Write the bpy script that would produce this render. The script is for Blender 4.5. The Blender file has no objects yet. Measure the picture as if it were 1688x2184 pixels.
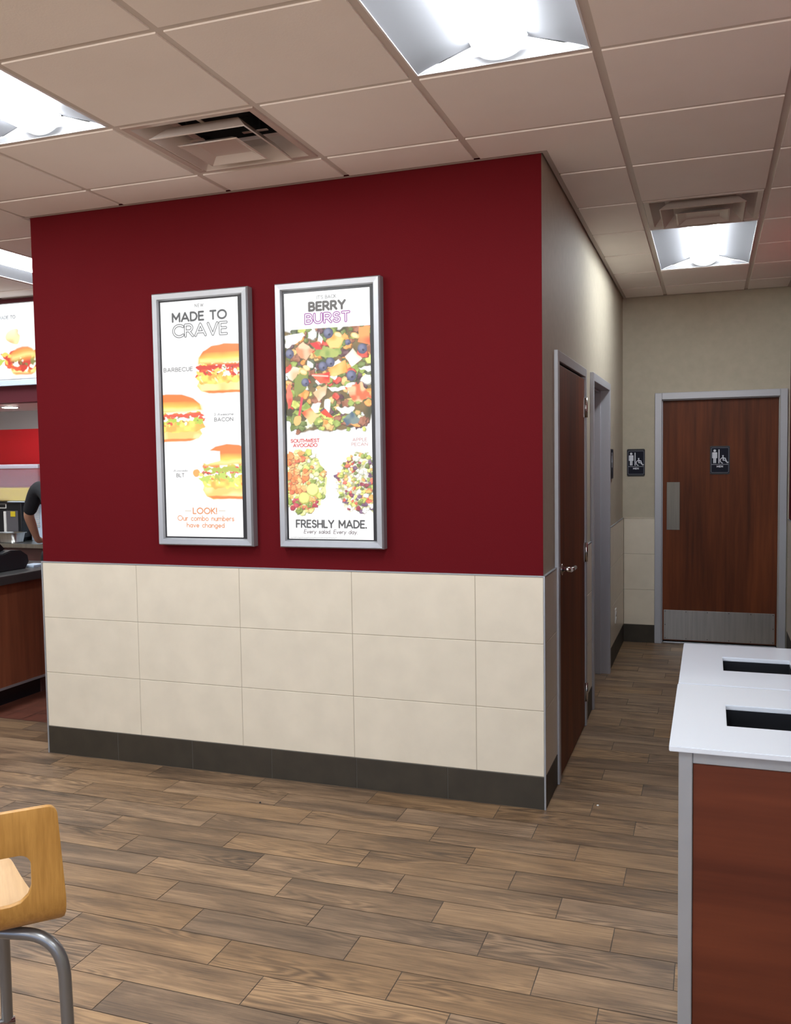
import bpy, bmesh, math, random
import numpy as np
from mathutils import Vector, Matrix

SC = bpy.context.scene
COL = SC.collection

# ------------------------------------------------------------------ camera
cam_d = bpy.data.cameras.new('camera'); cam = bpy.data.objects.new('camera', cam_d); COL.objects.link(cam)
_R = Vector((0.94351119, 0.33100452, -0.01492142)); _U = Vector((-0.00583649, 0.06162935, 0.99808204)); _F = Vector((-0.33128926, 0.94161448, -0.06007989))
cam.matrix_world = Matrix(((_R.x, _U.x, -_F.x, 0.6769), (_R.y, _U.y, -_F.y, -3.874), (_R.z, _U.z, -_F.z, 1.5686), (0, 0, 0, 1)))
cam_d.sensor_fit = 'VERTICAL'; cam_d.sensor_height = 36.0; cam_d.lens = 1907.57 / 2184 * 36.0
cam_d.clip_start = 0.02
SC.camera = cam

# ------------------------------------------------------------------ world, exposure, lamp strength
world = bpy.data.worlds.new('world'); SC.world = world; world.use_nodes = True
_n = world.node_tree.nodes; _l = world.node_tree.links
_tc = _n.new('ShaderNodeTexCoord'); _sx = _n.new('ShaderNodeSeparateXYZ'); _rp = _n.new('ShaderNodeValToRGB')
_l.new(_tc.outputs['Generated'], _sx.inputs[0]); _mr = _n.new('ShaderNodeMapRange'); _mr.inputs['From Min'].default_value = -0.3; _mr.inputs['From Max'].default_value = 0.3
_l.new(_sx.outputs['Z'], _mr.inputs['Value']); _l.new(_mr.outputs[0], _rp.inputs['Fac']); _l.new(_rp.outputs['Color'], _n['Background'].inputs[0])
_rp.color_ramp.elements[0].position = 0.46; _rp.color_ramp.elements[0].color = (2.5, 2.2, 2.0, 1)     # ground glow added below the horizon to brighten the ceiling
_rp.color_ramp.elements[1].position = 0.54; _rp.color_ramp.elements[1].color = (0.45, 0.62, 0.95, 1)     # sky
_n['Background'].inputs[1].default_value = 2.2
SC.view_settings.view_transform = 'Standard'; SC.view_settings.look = 'None'
SC.view_settings.exposure = 0.0; SC.view_settings.gamma = 1.0; SC.view_settings.use_curve_mapping = False
LENS_STRENGTH = 45.0
LENS_COLOUR = (0.94, 1.0, 1.03)
SC.cycles.max_bounces = 10; SC.cycles.diffuse_bounces = 6; SC.cycles.glossy_bounces = 4
SC.cycles.sample_clamp_indirect = 8.0

# ------------------------------------------------------------------ dimensions
H = 2.853                    # ceiling
W = 2.705                    # width of the red wall
D = 3.79                     # depth of the corridor
XR = 1.262                   # right wall
GX, GY, G = 0.3296, -0.8979, 0.6096   # ceiling grid
Z0, Z1, Z2, Z3 = 0.149, 0.444, 0.743, 1.039  # tile courses

# ------------------------------------------------------------------ materials
def nt_new(name):
    m = bpy.data.materials.new(name); m.use_nodes = True
    nt = m.node_tree; b = nt.nodes['Principled BSDF']
    return m, nt, b

def mat(name, col, rough=0.5, metal=0.0, noise=0.0, nscale=30, bump=0.0, bscale=200, emit=None, es=0.0, spec=0.5, stretch=(1, 1, 1), trans=0.0, coat=0.0):
    m, nt, b = nt_new(name)
    b.inputs['Base Color'].default_value = (*col, 1)
    b.inputs['Roughness'].default_value = rough; b.inputs['Metallic'].default_value = metal
    b.inputs['Specular IOR Level'].default_value = spec
    b.inputs['Transmission Weight'].default_value = trans
    b.inputs['Coat Weight'].default_value = coat
    if emit:
        b.inputs['Emission Color'].default_value = (*emit, 1); b.inputs['Emission Strength'].default_value = es
    if noise or bump:
        tc = nt.nodes.new('ShaderNodeTexCoord'); mp = nt.nodes.new('ShaderNodeMapping'); mp.inputs['Scale'].default_value = stretch
        nt.links.new(tc.outputs['Object'], mp.inputs['Vector'])
    if noise:
        n = nt.nodes.new('ShaderNodeTexNoise'); n.inputs['Scale'].default_value = nscale; n.inputs['Detail'].default_value = 5
        nt.links.new(mp.outputs[0], n.inputs['Vector'])
        r = nt.nodes.new('ShaderNodeMapRange'); r.inputs['From Min'].default_value = 0.3; r.inputs['From Max'].default_value = 0.7
        r.inputs['To Min'].default_value = 1 - noise; r.inputs['To Max'].default_value = 1 + noise
        nt.links.new(n.outputs['Fac'], r.inputs['Value'])
        x = nt.nodes.new('ShaderNodeVectorMath'); x.operation = 'SCALE'; x.inputs[0].default_value = col
        nt.links.new(r.outputs[0], x.inputs['Scale']); nt.links.new(x.outputs[0], b.inputs['Base Color'])
    if bump:
        n2 = nt.nodes.new('ShaderNodeTexNoise'); n2.inputs['Scale'].default_value = bscale; n2.inputs['Detail'].default_value = 3
        nt.links.new(mp.outputs[0], n2.inputs['Vector'])
        bp = nt.nodes.new('ShaderNodeBump'); bp.inputs['Strength'].default_value = bump; bp.inputs['Distance'].default_value = 0.004
        nt.links.new(n2.outputs['Fac'], bp.inputs['Height']); nt.links.new(bp.outputs[0], b.inputs['Normal'])
    return m

def wood(name, c1, c2, axis='Z', rough=0.4, scale=1.0, streak=30.0, c3=None):
    """Fine straight wood grain along one axis."""
    m, nt, b = nt_new(name)
    b.inputs['Roughness'].default_value = rough; b.inputs['Specular IOR Level'].default_value = 0.3
    tc = nt.nodes.new('ShaderNodeTexCoord'); mp = nt.nodes.new('ShaderNodeMapping')
    s = [streak * scale] * 3; s['XYZ'.index(axis)] = 1.4 * scale; mp.inputs['Scale'].default_value = s
    nt.links.new(tc.outputs['Object'], mp.inputs['Vector'])
    n = nt.nodes.new('ShaderNodeTexNoise'); n.inputs['Scale'].default_value = 1.0; n.inputs['Detail'].default_value = 6; n.inputs['Roughness'].default_value = 0.6
    nt.links.new(mp.outputs[0], n.inputs['Vector'])
    mp2 = nt.nodes.new('ShaderNodeMapping'); s2 = [6 * scale] * 3; s2['XYZ'.index(axis)] = 0.8 * scale; mp2.inputs['Scale'].default_value = s2
    nt.links.new(tc.outputs['Object'], mp2.inputs['Vector'])
    n2 = nt.nodes.new('ShaderNodeTexNoise'); n2.inputs['Scale'].default_value = 1.0; n2.inputs['Detail'].default_value = 3
    nt.links.new(mp2.outputs[0], n2.inputs['Vector'])
    a = nt.nodes.new('ShaderNodeMath'); a.operation = 'ADD'; nt.links.new(n.outputs['Fac'], a.inputs[0]); nt.links.new(n2.outputs['Fac'], a.inputs[1])
    r = nt.nodes.new('ShaderNodeValToRGB'); r.color_ramp.elements[0].position = 0.36; r.color_ramp.elements[1].position = 0.64
    h = nt.nodes.new('ShaderNodeMath'); h.operation = 'MULTIPLY'; h.inputs[1].default_value = 0.5
    nt.links.new(a.outputs[0], h.inputs[0]); nt.links.new(h.outputs[0], r.inputs['Fac'])
    r.color_ramp.elements[0].color = (*c1, 1); r.color_ramp.elements[1].color = (*c2, 1)
    if c3:
        e = r.color_ramp.elements.new(0.30); e.color = (*c3, 1)
    nt.links.new(r.outputs['Color'], b.inputs['Base Color'])
    return m

def print_mat(name, strength):
    """Backlit print: emits the artwork stored on the mesh."""
    m, nt, b = nt_new(name)
    b.inputs['Base Color'].default_value = (0.02, 0.02, 0.02, 1); b.inputs['Roughness'].default_value = 0.25
    at = nt.nodes.new('ShaderNodeAttribute'); at.attribute_name = 'print'
    nt.links.new(at.outputs['Color'], b.inputs['Emission Color']); b.inputs['Emission Strength'].default_value = strength
    return m

def ink_mat(name):
    m, nt, b = nt_new(name); b.inputs['Roughness'].default_value = 0.5; b.inputs['Specular IOR Level'].default_value = 0.12
    at = nt.nodes.new('ShaderNodeAttribute'); at.attribute_name = 'print'
    nt.links.new(at.outputs['Color'], b.inputs['Base Color'])
    return m

def floor_mat():
    m, nt, b = nt_new('wood_look_plank_tile')
    N = nt.nodes.new; L = nt.links.new
    at = N('ShaderNodeAttribute'); at.attribute_name = 'plank'
    sep = N('ShaderNodeSeparateColor'); L(at.outputs['Color'], sep.inputs[0])
    tc = N('ShaderNodeTexCoord')
    off = N('ShaderNodeVectorMath'); off.operation = 'MULTIPLY'; off.inputs[1].default_value = (37.0, 53.0, 29.0); L(at.outputs['Color'], off.inputs[0])
    p = N('ShaderNodeVectorMath'); p.operation = 'ADD'; L(tc.outputs['Object'], p.inputs[0]); L(off.outputs[0], p.inputs[1])
    def noise(sx, sy, detail=5, rough=0.55, dist=0.0):
        mp = N('ShaderNodeMapping'); mp.inputs['Scale'].default_value = (sx, sy, 1); L(p.outputs[0], mp.inputs['Vector'])
        n = N('ShaderNodeTexNoise'); n.inputs['Scale'].default_value = 1; n.inputs['Detail'].default_value = detail; n.inputs['Roughness'].default_value = rough; n.inputs['Distortion'].default_value = dist
        L(mp.outputs[0], n.inputs['Vector']); return n.outputs['Fac']
    fine = noise(6.0, 150, 7, 0.72)
    broad = noise(1.5, 10, 5, 0.55, 0.9)
    # cathedral figure: warped rings
    mp = N('ShaderNodeMapping'); mp.inputs['Scale'].default_value = (1.5, 13.0, 1); L(p.outputs[0], mp.inputs['Vector'])
    nz = N('ShaderNodeTexNoise'); nz.inputs['Scale'].default_value = 1.0; nz.inputs['Detail'].default_value = 1.5; L(mp.outputs[0], nz.inputs['Vector'])
    mu = N('ShaderNodeMath'); mu.operation = 'MULTIPLY'; mu.inputs[1].default_value = 95.0; L(nz.outputs['Fac'], mu.inputs[0])
    sn = N('ShaderNodeMath'); sn.operation = 'SINE'; L(mu.outputs[0], sn.inputs[0])
    ringmask = noise(1.1, 5.0, 2, 0.5)
    rm = N('ShaderNodeMapRange'); rm.inputs['From Min'].default_value = 0.46; rm.inputs['From Max'].default_value = 0.66; L(ringmask, rm.inputs['Value'])
    ring = N('ShaderNodeMath'); ring.operation = 'MULTIPLY'; L(sn.outputs[0], ring.inputs[0]); L(rm.outputs[0], ring.inputs[1])
    def lin(v, k):
        q = N('ShaderNodeMath'); q.operation = 'MULTIPLY_ADD'; q.inputs[1].default_value = k; q.inputs[2].default_value = -0.5 * k; L(v, q.inputs[0]); return q.outputs[0]
    def add(a, c):
        q = N('ShaderNodeMath'); q.operation = 'ADD'; L(a, q.inputs[0]); L(c, q.inputs[1]); return q.outputs[0]
    rr = N('ShaderNodeMath'); rr.operation = 'MULTIPLY'; rr.inputs[1].default_value = 0.20; L(ring.outputs[0], rr.inputs[0])
    tone = add(add(lin(fine, 1.25), lin(broad, 1.45)), add(rr.outputs[0], lin(sep.outputs[0], 0.22)))
    tn = N('ShaderNodeMath'); tn.operation = 'ADD'; tn.inputs[1].default_value = 0.5; L(tone, tn.inputs[0])
    ramp = N('ShaderNodeValToRGB'); L(tn.outputs[0], ramp.inputs['Fac'])
    cr = ramp.color_ramp; cr.elements[0].position = 0.02; cr.elements[0].color = (0.070, 0.046, 0.030, 1); cr.elements[1].position = 1.0; cr.elements[1].color = (0.370, 0.238, 0.132, 1)
    e = cr.elements.new(0.35); e.color = (0.142, 0.089, 0.052, 1); e = cr.elements.new(0.65); e.color = (0.242, 0.153, 0.087, 1)
    # some planks greyer
    hsv = N('ShaderNodeHueSaturation'); L(ramp.outputs['Color'], hsv.inputs['Color'])
    sr = N('ShaderNodeMapRange'); sr.inputs['To Min'].default_value = 0.92; sr.inputs['To Max'].default_value = 1.08; L(sep.outputs[1], sr.inputs['Value']); L(sr.outputs[0], hsv.inputs['Saturation'])
    L(hsv.outputs[0], b.inputs['Base Color'])
    b.inputs['Roughness'].default_value = 0.42; b.inputs['Specular IOR Level'].default_value = 0.42
    bp = N('ShaderNodeBump'); bp.inputs['Strength'].default_value = 0.25; bp.inputs['Distance'].default_value = 0.002; L(tn.outputs[0], bp.inputs['Height']); L(bp.outputs[0], b.inputs['Normal'])
    return m

M = {}
M['red'] = mat('red_paint', (0.108, 0.0066, 0.0098), 0.6, bump=0.12, bscale=350, spec=0.03)
M['redmenu'] = mat('bright_red_panel', (0.60, 0.012, 0.022), 0.35)
M['paint'] = mat('taupe_paint', (0.465, 0.42, 0.33), 0.65, spec=0.15, noise=0.04, nscale=18, bump=0.10, bscale=300)
M['tile'] = mat('cream_wall_tile', (0.665, 0.60, 0.485), 0.33, noise=0.045, nscale=7)
M['grout'] = mat('cream_grout', (0.40, 0.35, 0.27), 0.9)
M['base'] = mat('dark_base_tile', (0.033, 0.026, 0.0165), 0.55, noise=0.16, nscale=12)
M['basegrout'] = mat('grey_grout', (0.085, 0.08, 0.07), 0.9)
M['alu'] = mat('silver_metal', (0.39, 0.41, 0.44), 0.40, 0.55, noise=0.04, nscale=8)
M['frame'] = mat('silver_door_paint', (0.42, 0.43, 0.465), 0.38, 0.25)
M['steel'] = mat('brushed_steel', (0.44, 0.435, 0.415), 0.33, 1.0, noise=0.10, nscale=4, stretch=(14, 14, 0.6))
M['hoodsteel'] = mat('grey_hood_steel', (0.42, 0.43, 0.45), 0.3, 0.35)
M['bulkred'] = mat('dark_red_bulkhead', (0.085, 0.012, 0.020), 0.55, spec=0.2)
M['dullsteel'] = mat('dark_reflection_steel', (0.21, 0.195, 0.165), 0.42, 0.8, noise=0.08, nscale=5, stretch=(14, 14, 0.6))  # dark reflection on the push plate put into the base colour
M['chrome'] = mat('satin_chrome', (0.70, 0.70, 0.70), 0.2, 1.0)
M['black'] = mat('black_plastic', (0.008, 0.009, 0.012), 0.35)
M['dark'] = mat('dark_charcoal', (0.02, 0.022, 0.027), 0.45)
M['doorwood'] = wood('brown_door_laminate', (0.068, 0.0158, 0.0040), (0.182, 0.044, 0.0110), 'Z', 0.55, 1.0, 26)
M['trashwood'] = wood('cherry_laminate', (0.066, 0.0125, 0.0050), (0.132, 0.030, 0.0115), 'X', 0.45, 0.8, 22)
M['counterwood'] = wood('cherry_counter_laminate', (0.17, 0.055, 0.030), (0.30, 0.100, 0.048), 'Z', 0.4, 1.0, 22)
M['ply'] = wood('oak_plywood', (0.34, 0.165, 0.038), (0.51, 0.268, 0.068), 'Z', 0.42, 2.6, 70, (0.13, 0.050, 0.011))
M['plyseat'] = wood('lit_seat_plywood', (0.46, 0.285, 0.14), (0.58, 0.375, 0.195), 'Y', 0.5, 2.6, 50)  # same plywood, with the light on the seat put into paler colours
M['tube'] = mat('grey_metallic_tube', (0.22, 0.225, 0.235), 0.30, 0.75)
M['quartz'] = mat('white_quartz', (0.67, 0.715, 0.79), 0.10, coat=0.3)
M['ctile'] = mat('ceiling_tile', (0.95, 0.91, 0.875), 0.9, noise=0.02, nscale=3, bump=0.10, bscale=160)
M['bar'] = mat('ceiling_grid_metal', (0.66, 0.61, 0.565), 0.5)
M['mold'] = mat('ceiling_edge_angle', (0.52, 0.47, 0.43), 0.5)
M['refl'] = mat('white_reflector', (0.82, 0.83, 0.86), 0.45)
M['perf'] = mat('perforated_reflector', (0.20, 0.202, 0.22), 0.5, spec=0.2)
M['lens'] = mat('lit_lens', (0.9, 0.9, 0.9), 0.5, emit=LENS_COLOUR, es=LENS_STRENGTH)
M['lensdim'] = mat('lit_corridor_lens', (0.9, 0.9, 0.9), 0.5, emit=LENS_COLOUR, es=LENS_STRENGTH * 0.84)
M['cap'] = mat('glowing_end_cap', (0.55, 0.56, 0.58), 0.5, emit=LENS_COLOUR, es=1.3)  # glow added to the caps to brighten the end plates
M['plate'] = mat('white_end_plate', (0.94, 0.94, 0.95), 0.6)
M['vent'] = mat('glossy_vent_enamel', (0.60, 0.53, 0.49), 0.16)
M['duct'] = mat('dark_duct', (0.05, 0.055, 0.065), 0.5, 0.3)
M['floor'] = floor_mat()
M['fgrout'] = mat('floor_grout', (0.125, 0.105, 0.088), 0.9)
M['quarry'] = mat('red_quarry_tile', (0.125, 0.040, 0.024), 0.45, noise=0.2, nscale=9)
M['qgrout'] = mat('quarry_grout', (0.22, 0.15, 0.12), 0.9)
M['screen'] = print_mat('backlit_print', 1.25)
M['ink'] = ink_mat('sign_ink')
M['white'] = mat('white_plastic', (0.75, 0.74, 0.71), 0.4)
M['plenum'] = mat('plenum_grey', (0.18, 0.18, 0.18), 0.9)
M['countertop'] = mat('dark_counter_laminate', (0.055, 0.055, 0.056), 0.35)
M['maroon'] = mat('maroon_panel', (0.085, 0.035, 0.030), 0.5)
M['skin'] = mat('skin', (0.60, 0.33, 0.22), 0.5)
M['shirt'] = mat('black_shirt', (0.012, 0.013, 0.017), 0.8, bump=0.2, bscale=60)
M['trousers'] = mat('black_trousers', (0.010, 0.010, 0.012), 0.85)
M['hair'] = mat('dark_hair', (0.010, 0.007, 0.005), 0.6)
M['eyewhite'] = mat('eye_white', (0.7, 0.7, 0.68), 0.2)
M['lip'] = mat('lips', (0.24, 0.07, 0.06), 0.5)
M['lemon'] = mat('yellow_lemonade', (0.80, 0.68, 0.07), 0.3)
M['yellow'] = mat('yellow_sticker', (0.65, 0.50, 0.02), 0.5)
M['panelgrey'] = mat('grey_panel', (0.10, 0.095, 0.105), 0.4)
M['bluewhite'] = mat('pale_blue_plastic', (0.55, 0.66, 0.80), 0.35)
M['can'] = mat('lit_downlight', (0.9, 0.9, 0.9), 0.5, emit=(1.0, 0.96, 0.88), es=70.0)

def clear_mat(name, col, alpha):
    m, nt, b = nt_new(name)
    b.inputs['Base Color'].default_value = (*col, 1); b.inputs['Roughness'].default_value = 0.08; b.inputs['Alpha'].default_value = alpha
    return m
M['clear'] = clear_mat('clear_tank_plastic', (0.88, 0.74, 0.92), 0.26)
M['clearlid'] = clear_mat('clear_tank_lid', (0.80, 0.80, 0.95), 0.75)

# ------------------------------------------------------------------ mesh helpers
class MB:
    def __init__(self): self.bm = bmesh.new(); self.mats = []
    def mi(self, m):
        if m not in self.mats: self.mats.append(m)
        return self.mats.index(m)
    def box(self, x0, x1, y0, y1, z0, z1, m, bev=0.0, seg=2):
        x0, x1 = sorted((x0, x1)); y0, y1 = sorted((y0, y1)); z0, z1 = sorted((z0, z1))
        i = self.mi(m); b = self.bm
        v = [b.verts.new(p) for p in ((x0, y0, z0), (x1, y0, z0), (x1, y1, z0), (x0, y1, z0), (x0, y0, z1), (x1, y0, z1), (x1, y1, z1), (x0, y1, z1))]
        fs = [b.faces.new([v[k] for k in q]) for q in ((3, 2, 1, 0), (4, 5, 6, 7), (0, 1, 5, 4), (1, 2, 6, 5), (2, 3, 7, 6), (3, 0, 4, 7))]
        for f in fs: f.material_index = i
        if bev:
            es = list({e for f in fs for e in f.edges})
            r = bmesh.ops.bevel(b, geom=es, offset=bev, segments=seg, affect='EDGES', profile=0.6)
            for f in r['faces']: f.material_index = i
        return self
    def quad(self, pts, m):
        f = self.bm.faces.new([self.bm.verts.new(p) for p in pts]); f.material_index = self.mi(m); return f
    def prism(self, poly, axis, a0, a1, m, bev=0.0):
        """Extrude a 2D outline along an axis ('X','Y','Z')."""
        def P(u, v, a): return {'X': (a, u, v), 'Y': (u, a, v), 'Z': (u, v, a)}[axis]
        b = self.bm; i = self.mi(m)
        lo = [b.verts.new(P(u, v, a0)) for u, v in poly]; hi = [b.verts.new(P(u, v, a1)) for u, v in poly]
        n = len(poly); fs = [b.faces.new(lo), b.faces.new(hi)]
        for k in range(n): fs.append(b.faces.new((lo[k], lo[(k + 1) % n], hi[(k + 1) % n], hi[k])))
        bmesh.ops.recalc_face_normals(b, faces=fs)
        for f in fs: f.material_index = i
        if bev:
            es = list({e for f in fs[:2] for e in f.edges})
            r = bmesh.ops.bevel(b, geom=es, offset=bev, segments=2, affect='EDGES')
            for f in r['faces']: f.material_index = i
        return self
    def cyl(self, c, r, h, axis, m, seg=24, r2=None):
        """Cylinder from centre c along the axis by h."""
        r2 = r if r2 is None else r2; b = self.bm; i = self.mi(m)
        def P(a, rr, t):
            u, v = rr * math.cos(a), rr * math.sin(a)
            return {'X': (c[0] + t, c[1] + u, c[2] + v), 'Y': (c[0] + u, c[1] + t, c[2] + v), 'Z': (c[0] + u, c[1] + v, c[2] + t)}[axis]
        lo = [b.verts.new(P(2 * math.pi * k / seg, r, 0)) for k in range(seg)]; hi = [b.verts.new(P(2 * math.pi * k / seg, r2, h)) for k in range(seg)]
        fs = [b.faces.new(lo), b.faces.new(hi)] + [b.faces.new((lo[k], lo[(k + 1) % seg], hi[(k + 1) % seg], hi[k])) for k in range(seg)]
        bmesh.ops.recalc_face_normals(b, faces=fs)
        for f in fs: f.material_index = i
        for f in fs[2:]: f.smooth = True
        return self
    def tube(self, pts, r, m, seg=16):
        """Round tube through points."""
        b = self.bm; i = self.mi(m); pts = [Vector(p) for p in pts]; rings = []
        up = Vector((0.13, 0.31, 0.94))
        for k, p in enumerate(pts):
            d = (pts[min(k + 1, len(pts) - 1)] - pts[max(k - 1, 0)]).normalized()
            if k == 0: s = d.cross(up).normalized()
            else: s = (s - d * s.dot(d)).normalized()
            t = d.cross(s)
            rings.append([b.verts.new(p + (s * math.cos(a) + t * math.sin(a)) * r) for a in (2 * math.pi * j / seg for j in range(seg))])
        fs = [b.faces.new(rings[0]), b.faces.new(rings[-1])]
        for k in range(len(rings) - 1):
            for j in range(seg):
                f = b.faces.new((rings[k][j], rings[k][(j + 1) % seg], rings[k + 1][(j + 1) % seg], rings[k + 1][j])); f.smooth = True; fs.append(f)
        bmesh.ops.recalc_face_normals(b, faces=fs)
        for f in fs: f.material_index = i
        return self
    def frustum(self, c, h0, z0, h1, z1, m):
        """Open square cone between half-widths h0 at z0 and h1 at z1."""
        b = self.bm; i = self.mi(m)
        q = lambda h, z: [b.verts.new((c[0] + sx * h, c[1] + sy * h, z)) for sx, sy in ((-1, -1), (1, -1), (1, 1), (-1, 1))]
        a = q(h0, z0); d = q(h1, z1)
        for k in range(4):
            f = b.faces.new((a[k], a[(k + 1) % 4], d[(k + 1) % 4], d[k])); f.material_index = i
        return self

ORG = {}
def link(name, me, parent=None):
    o = bpy.data.objects.new(name, me); COL.objects.link(o)
    if parent: o.parent = parent
    return o

def obj(name, mb, parent=None, local=False, smooth=False):
    """One mesh object; world coordinates unless local."""
    me = bpy.data.meshes.new(name)
    if parent and not local:
        bmesh.ops.translate(mb.bm, verts=mb.bm.verts, vec=-world_origin(parent))
    if smooth:
        for f in mb.bm.faces: f.smooth = True
    mb.bm.normal_update(); mb.bm.to_mesh(me); mb.bm.free()
    for m in mb.mats: me.materials.append(M[m])
    return link(name, me, parent)

def world_origin(o):
    v = Vector((0, 0, 0))
    while o: v = v + o.location; o = o.parent
    return v

def tag(o, label, cat, group=None, kind=None):
    o['label'] = label; o['category'] = cat
    if group: o['group'] = group
    if kind: o['kind'] = kind
    return o
def thing(name, label, cat, loc=(0, 0, 0), group=None, kind=None):
    o = bpy.data.objects.new(name, None); COL.objects.link(o); o.location = loc; o.empty_display_size = 0.05
    return tag(o, label, cat, group, kind)
def struct(o): o['kind'] = 'structure'; return o
def dup(root, loc, label, group=None):
    r = root.copy(); COL.objects.link(r); r.location = loc; r['label'] = label
    if group: r['group'] = group
    for ch in list(root.children):
        c = ch.copy(); COL.objects.link(c); c.parent = r
        for g in ch.children:
            d = g.copy(); COL.objects.link(d); d.parent = c
    return r

# ------------------------------------------------------------------ lettering and painting of flat prints
def arc(cx, cy, rx, ry, a0, a1, n=12):
    return [(cx + rx * math.cos(math.radians(a0 + (a1 - a0) * k / n)), cy + ry * math.sin(math.radians(a0 + (a1 - a0) * k / n))) for k in range(n + 1)]
# glyph: (advance width, strokes); y up, cap height 1
GL = {
 'A': (.86, [[(0, 0), (.43, 1), (.86, 0)], [(.16, .3), (.70, .3)]]), 'B': (.62, [[(0, 0), (0, 1), (.32, 1)] + arc(.32, .76, .25, .24, 90, -90) + [(0, .52)], [(.34, .52)] + arc(.34, .26, .28, .26, 90, -90) + [(0, 0)]]),
 'C': (.80, [arc(.5, .5, .5, .5, 48, 312, 22)]), 'D': (.74, [[(0, 0), (0, 1), (.26, 1)] + arc(.26, .5, .48, .5, 90, -90, 16) + [(0, 0)]]),
 'E': (.54, [[(.54, 1), (0, 1), (0, 0), (.54, 0)], [(0, .52), (.48, .52)]]), 'F': (.52, [[(.52, 1), (0, 1), (0, 0)], [(0, .5), (.45, .5)]]),
 'H': (.70, [[(0, 0), (0, 1)], [(.70, 0), (.70, 1)], [(0, .5), (.70, .5)]]), 'I': (.02, [[(.01, 0), (.01, 1)]]), 'K': (.64, [[(0, 0), (0, 1)], [(.60, 1), (0, .42)], [(.16, .56), (.64, 0)]]),
 'L': (.48, [[(0, 1), (0, 0), (.48, 0)]]), 'M': (.86, [[(0, 0), (0, 1), (.43, .28), (.86, 1), (.86, 0)]]), 'N': (.72, [[(0, 0), (0, 1), (.72, 0), (.72, 1)]]),
 'O': (1.0, [arc(.5, .5, .5, .5, 0, 360, 28)]), 'P': (.58, [[(0, 0), (0, 1), (.32, 1)] + arc(.32, .73, .26, .27, 90, -90) + [(0, .46)]]),
 'R': (.64, [[(0, 0), (0, 1), (.32, 1)] + arc(.32, .73, .27, .27, 90, -90) + [(0, .46)], [(.30, .46), (.64, 0)]]),
 'S': (.58, [arc(.29, .755, .25, .245, 25, 270, 14) + arc(.29, .255, .28, .255, 90, -160, 14)]), 'T': (.64, [[(0, 1), (.64, 1)], [(.32, 1), (.32, 0)]]),
 'U': (.70, [[(0, 1)] + arc(.35, .35, .35, .35, 180, 360, 14) + [(.70, 1)]]), 'V': (.78, [[(0, 1), (.39, 0), (.78, 1)]]), 'W': (1.16, [[(0, 1), (.29, 0), (.58, .95), (.87, 0), (1.16, 1)]]), 'Y': (.74, [[(0, 1), (.37, .48), (.74, 1)], [(.37, .48), (.37, 0)]]),
 '!': (.02, [[(.01, 1), (.01, .32)], [(.01, .05), (.01, 0)]]), '.': (.03, [[(0, .03), (.02, .0)]]), "'": (.02, [[(.01, 1), (.01, .76)]]), '-': (.4, [[(0, .5), (.4, .5)]]), '3': (.5, [arc(.24, .75, .24, .25, 150, -90, 10) + arc(.24, .25, .27, .25, 90, -150, 10)]),
 'a': (.52, [arc(.25, .3, .25, .3, 0, 360, 16), [(.50, .6), (.50, 0)]]), 'b': (.52, [arc(.27, .3, .25, .3, 0, 360, 16), [(.02, 1), (.02, 0)]]), 'c': (.44, [arc(.26, .3, .26, .3, 48, 312, 14)]), 'd': (.52, [arc(.25, .3, .25, .3, 0, 360, 16), [(.50, 1), (.50, 0)]]),
 'e': (.52, [[(.01, .3), (.51, .3)] + arc(.26, .3, .25, .3, 0, 312, 16)]), 'g': (.52, [arc(.25, .3, .25, .3, 0, 360, 16), [(.50, .6), (.50, -.1)] + arc(.27, -.08, .23, .22, 0, -150, 10)]), 'h': (.48, [[(0, 1), (0, 0)], [(0, .36)] + arc(.24, .36, .24, .24, 180, 0, 10) + [(.48, 0)]]),
 'l': (.03, [[(.01, 1), (.01, 0)]]), 'm': (.80, [[(0, .6), (0, 0)], [(0, .4)] + arc(.2, .4, .2, .2, 180, 0, 8) + [(.4, 0)], [(.4, .4)] + arc(.6, .4, .2, .2, 180, 0, 8) + [(.8, 0)]]), 'n': (.46, [[(0, .6), (0, 0)], [(0, .37)] + arc(.23, .37, .23, .23, 180, 0, 10) + [(.46, 0)]]),
 'o': (.54, [arc(.27, .3, .27, .3, 0, 360, 18)]), 'r': (.28, [[(0, .6), (0, 0)], [(0, .38)] + arc(.22, .38, .22, .22, 180, 70, 6)]), 's': (.38, [arc(.19, .45, .17, .15, 25, 270, 10) + arc(.19, .15, .19, .15, 90, -160, 10)]), 'u': (.46, [[(0, .6)] + arc(.23, .23, .23, .23, 180, 360, 10) + [(.46, .6)], [(.46, .6), (.46, 0)]]),
 'v': (.46, [[(0, .6), (.23, 0), (.46, .6)]]), 'w': (.76, [[(0, .6), (.19, 0), (.38, .56), (.57, 0), (.76, .6)]]), 'y': (.46, [[(0, .6), (.24, .02)], [(.47, .6), (.12, -.3)]]), ' ': (.34, []),
}
def text_strokes(t, x0, x1, yb, h, track=.22, slant=0.0):
    """Strokes of a word set between x0 and x1 on baseline yb with cap height h (y down)."""
    adv = 0; raw = []
    for ch in t:
        w, st = GL[ch]
        raw += [[(adv + px + slant * py, py) for px, py in s] for s in st]; adv += w + track
    adv -= track; k = (x1 - x0) / adv
    return [[(x0 + px * k, yb - py * h) for px, py in s] for s in raw]

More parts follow.
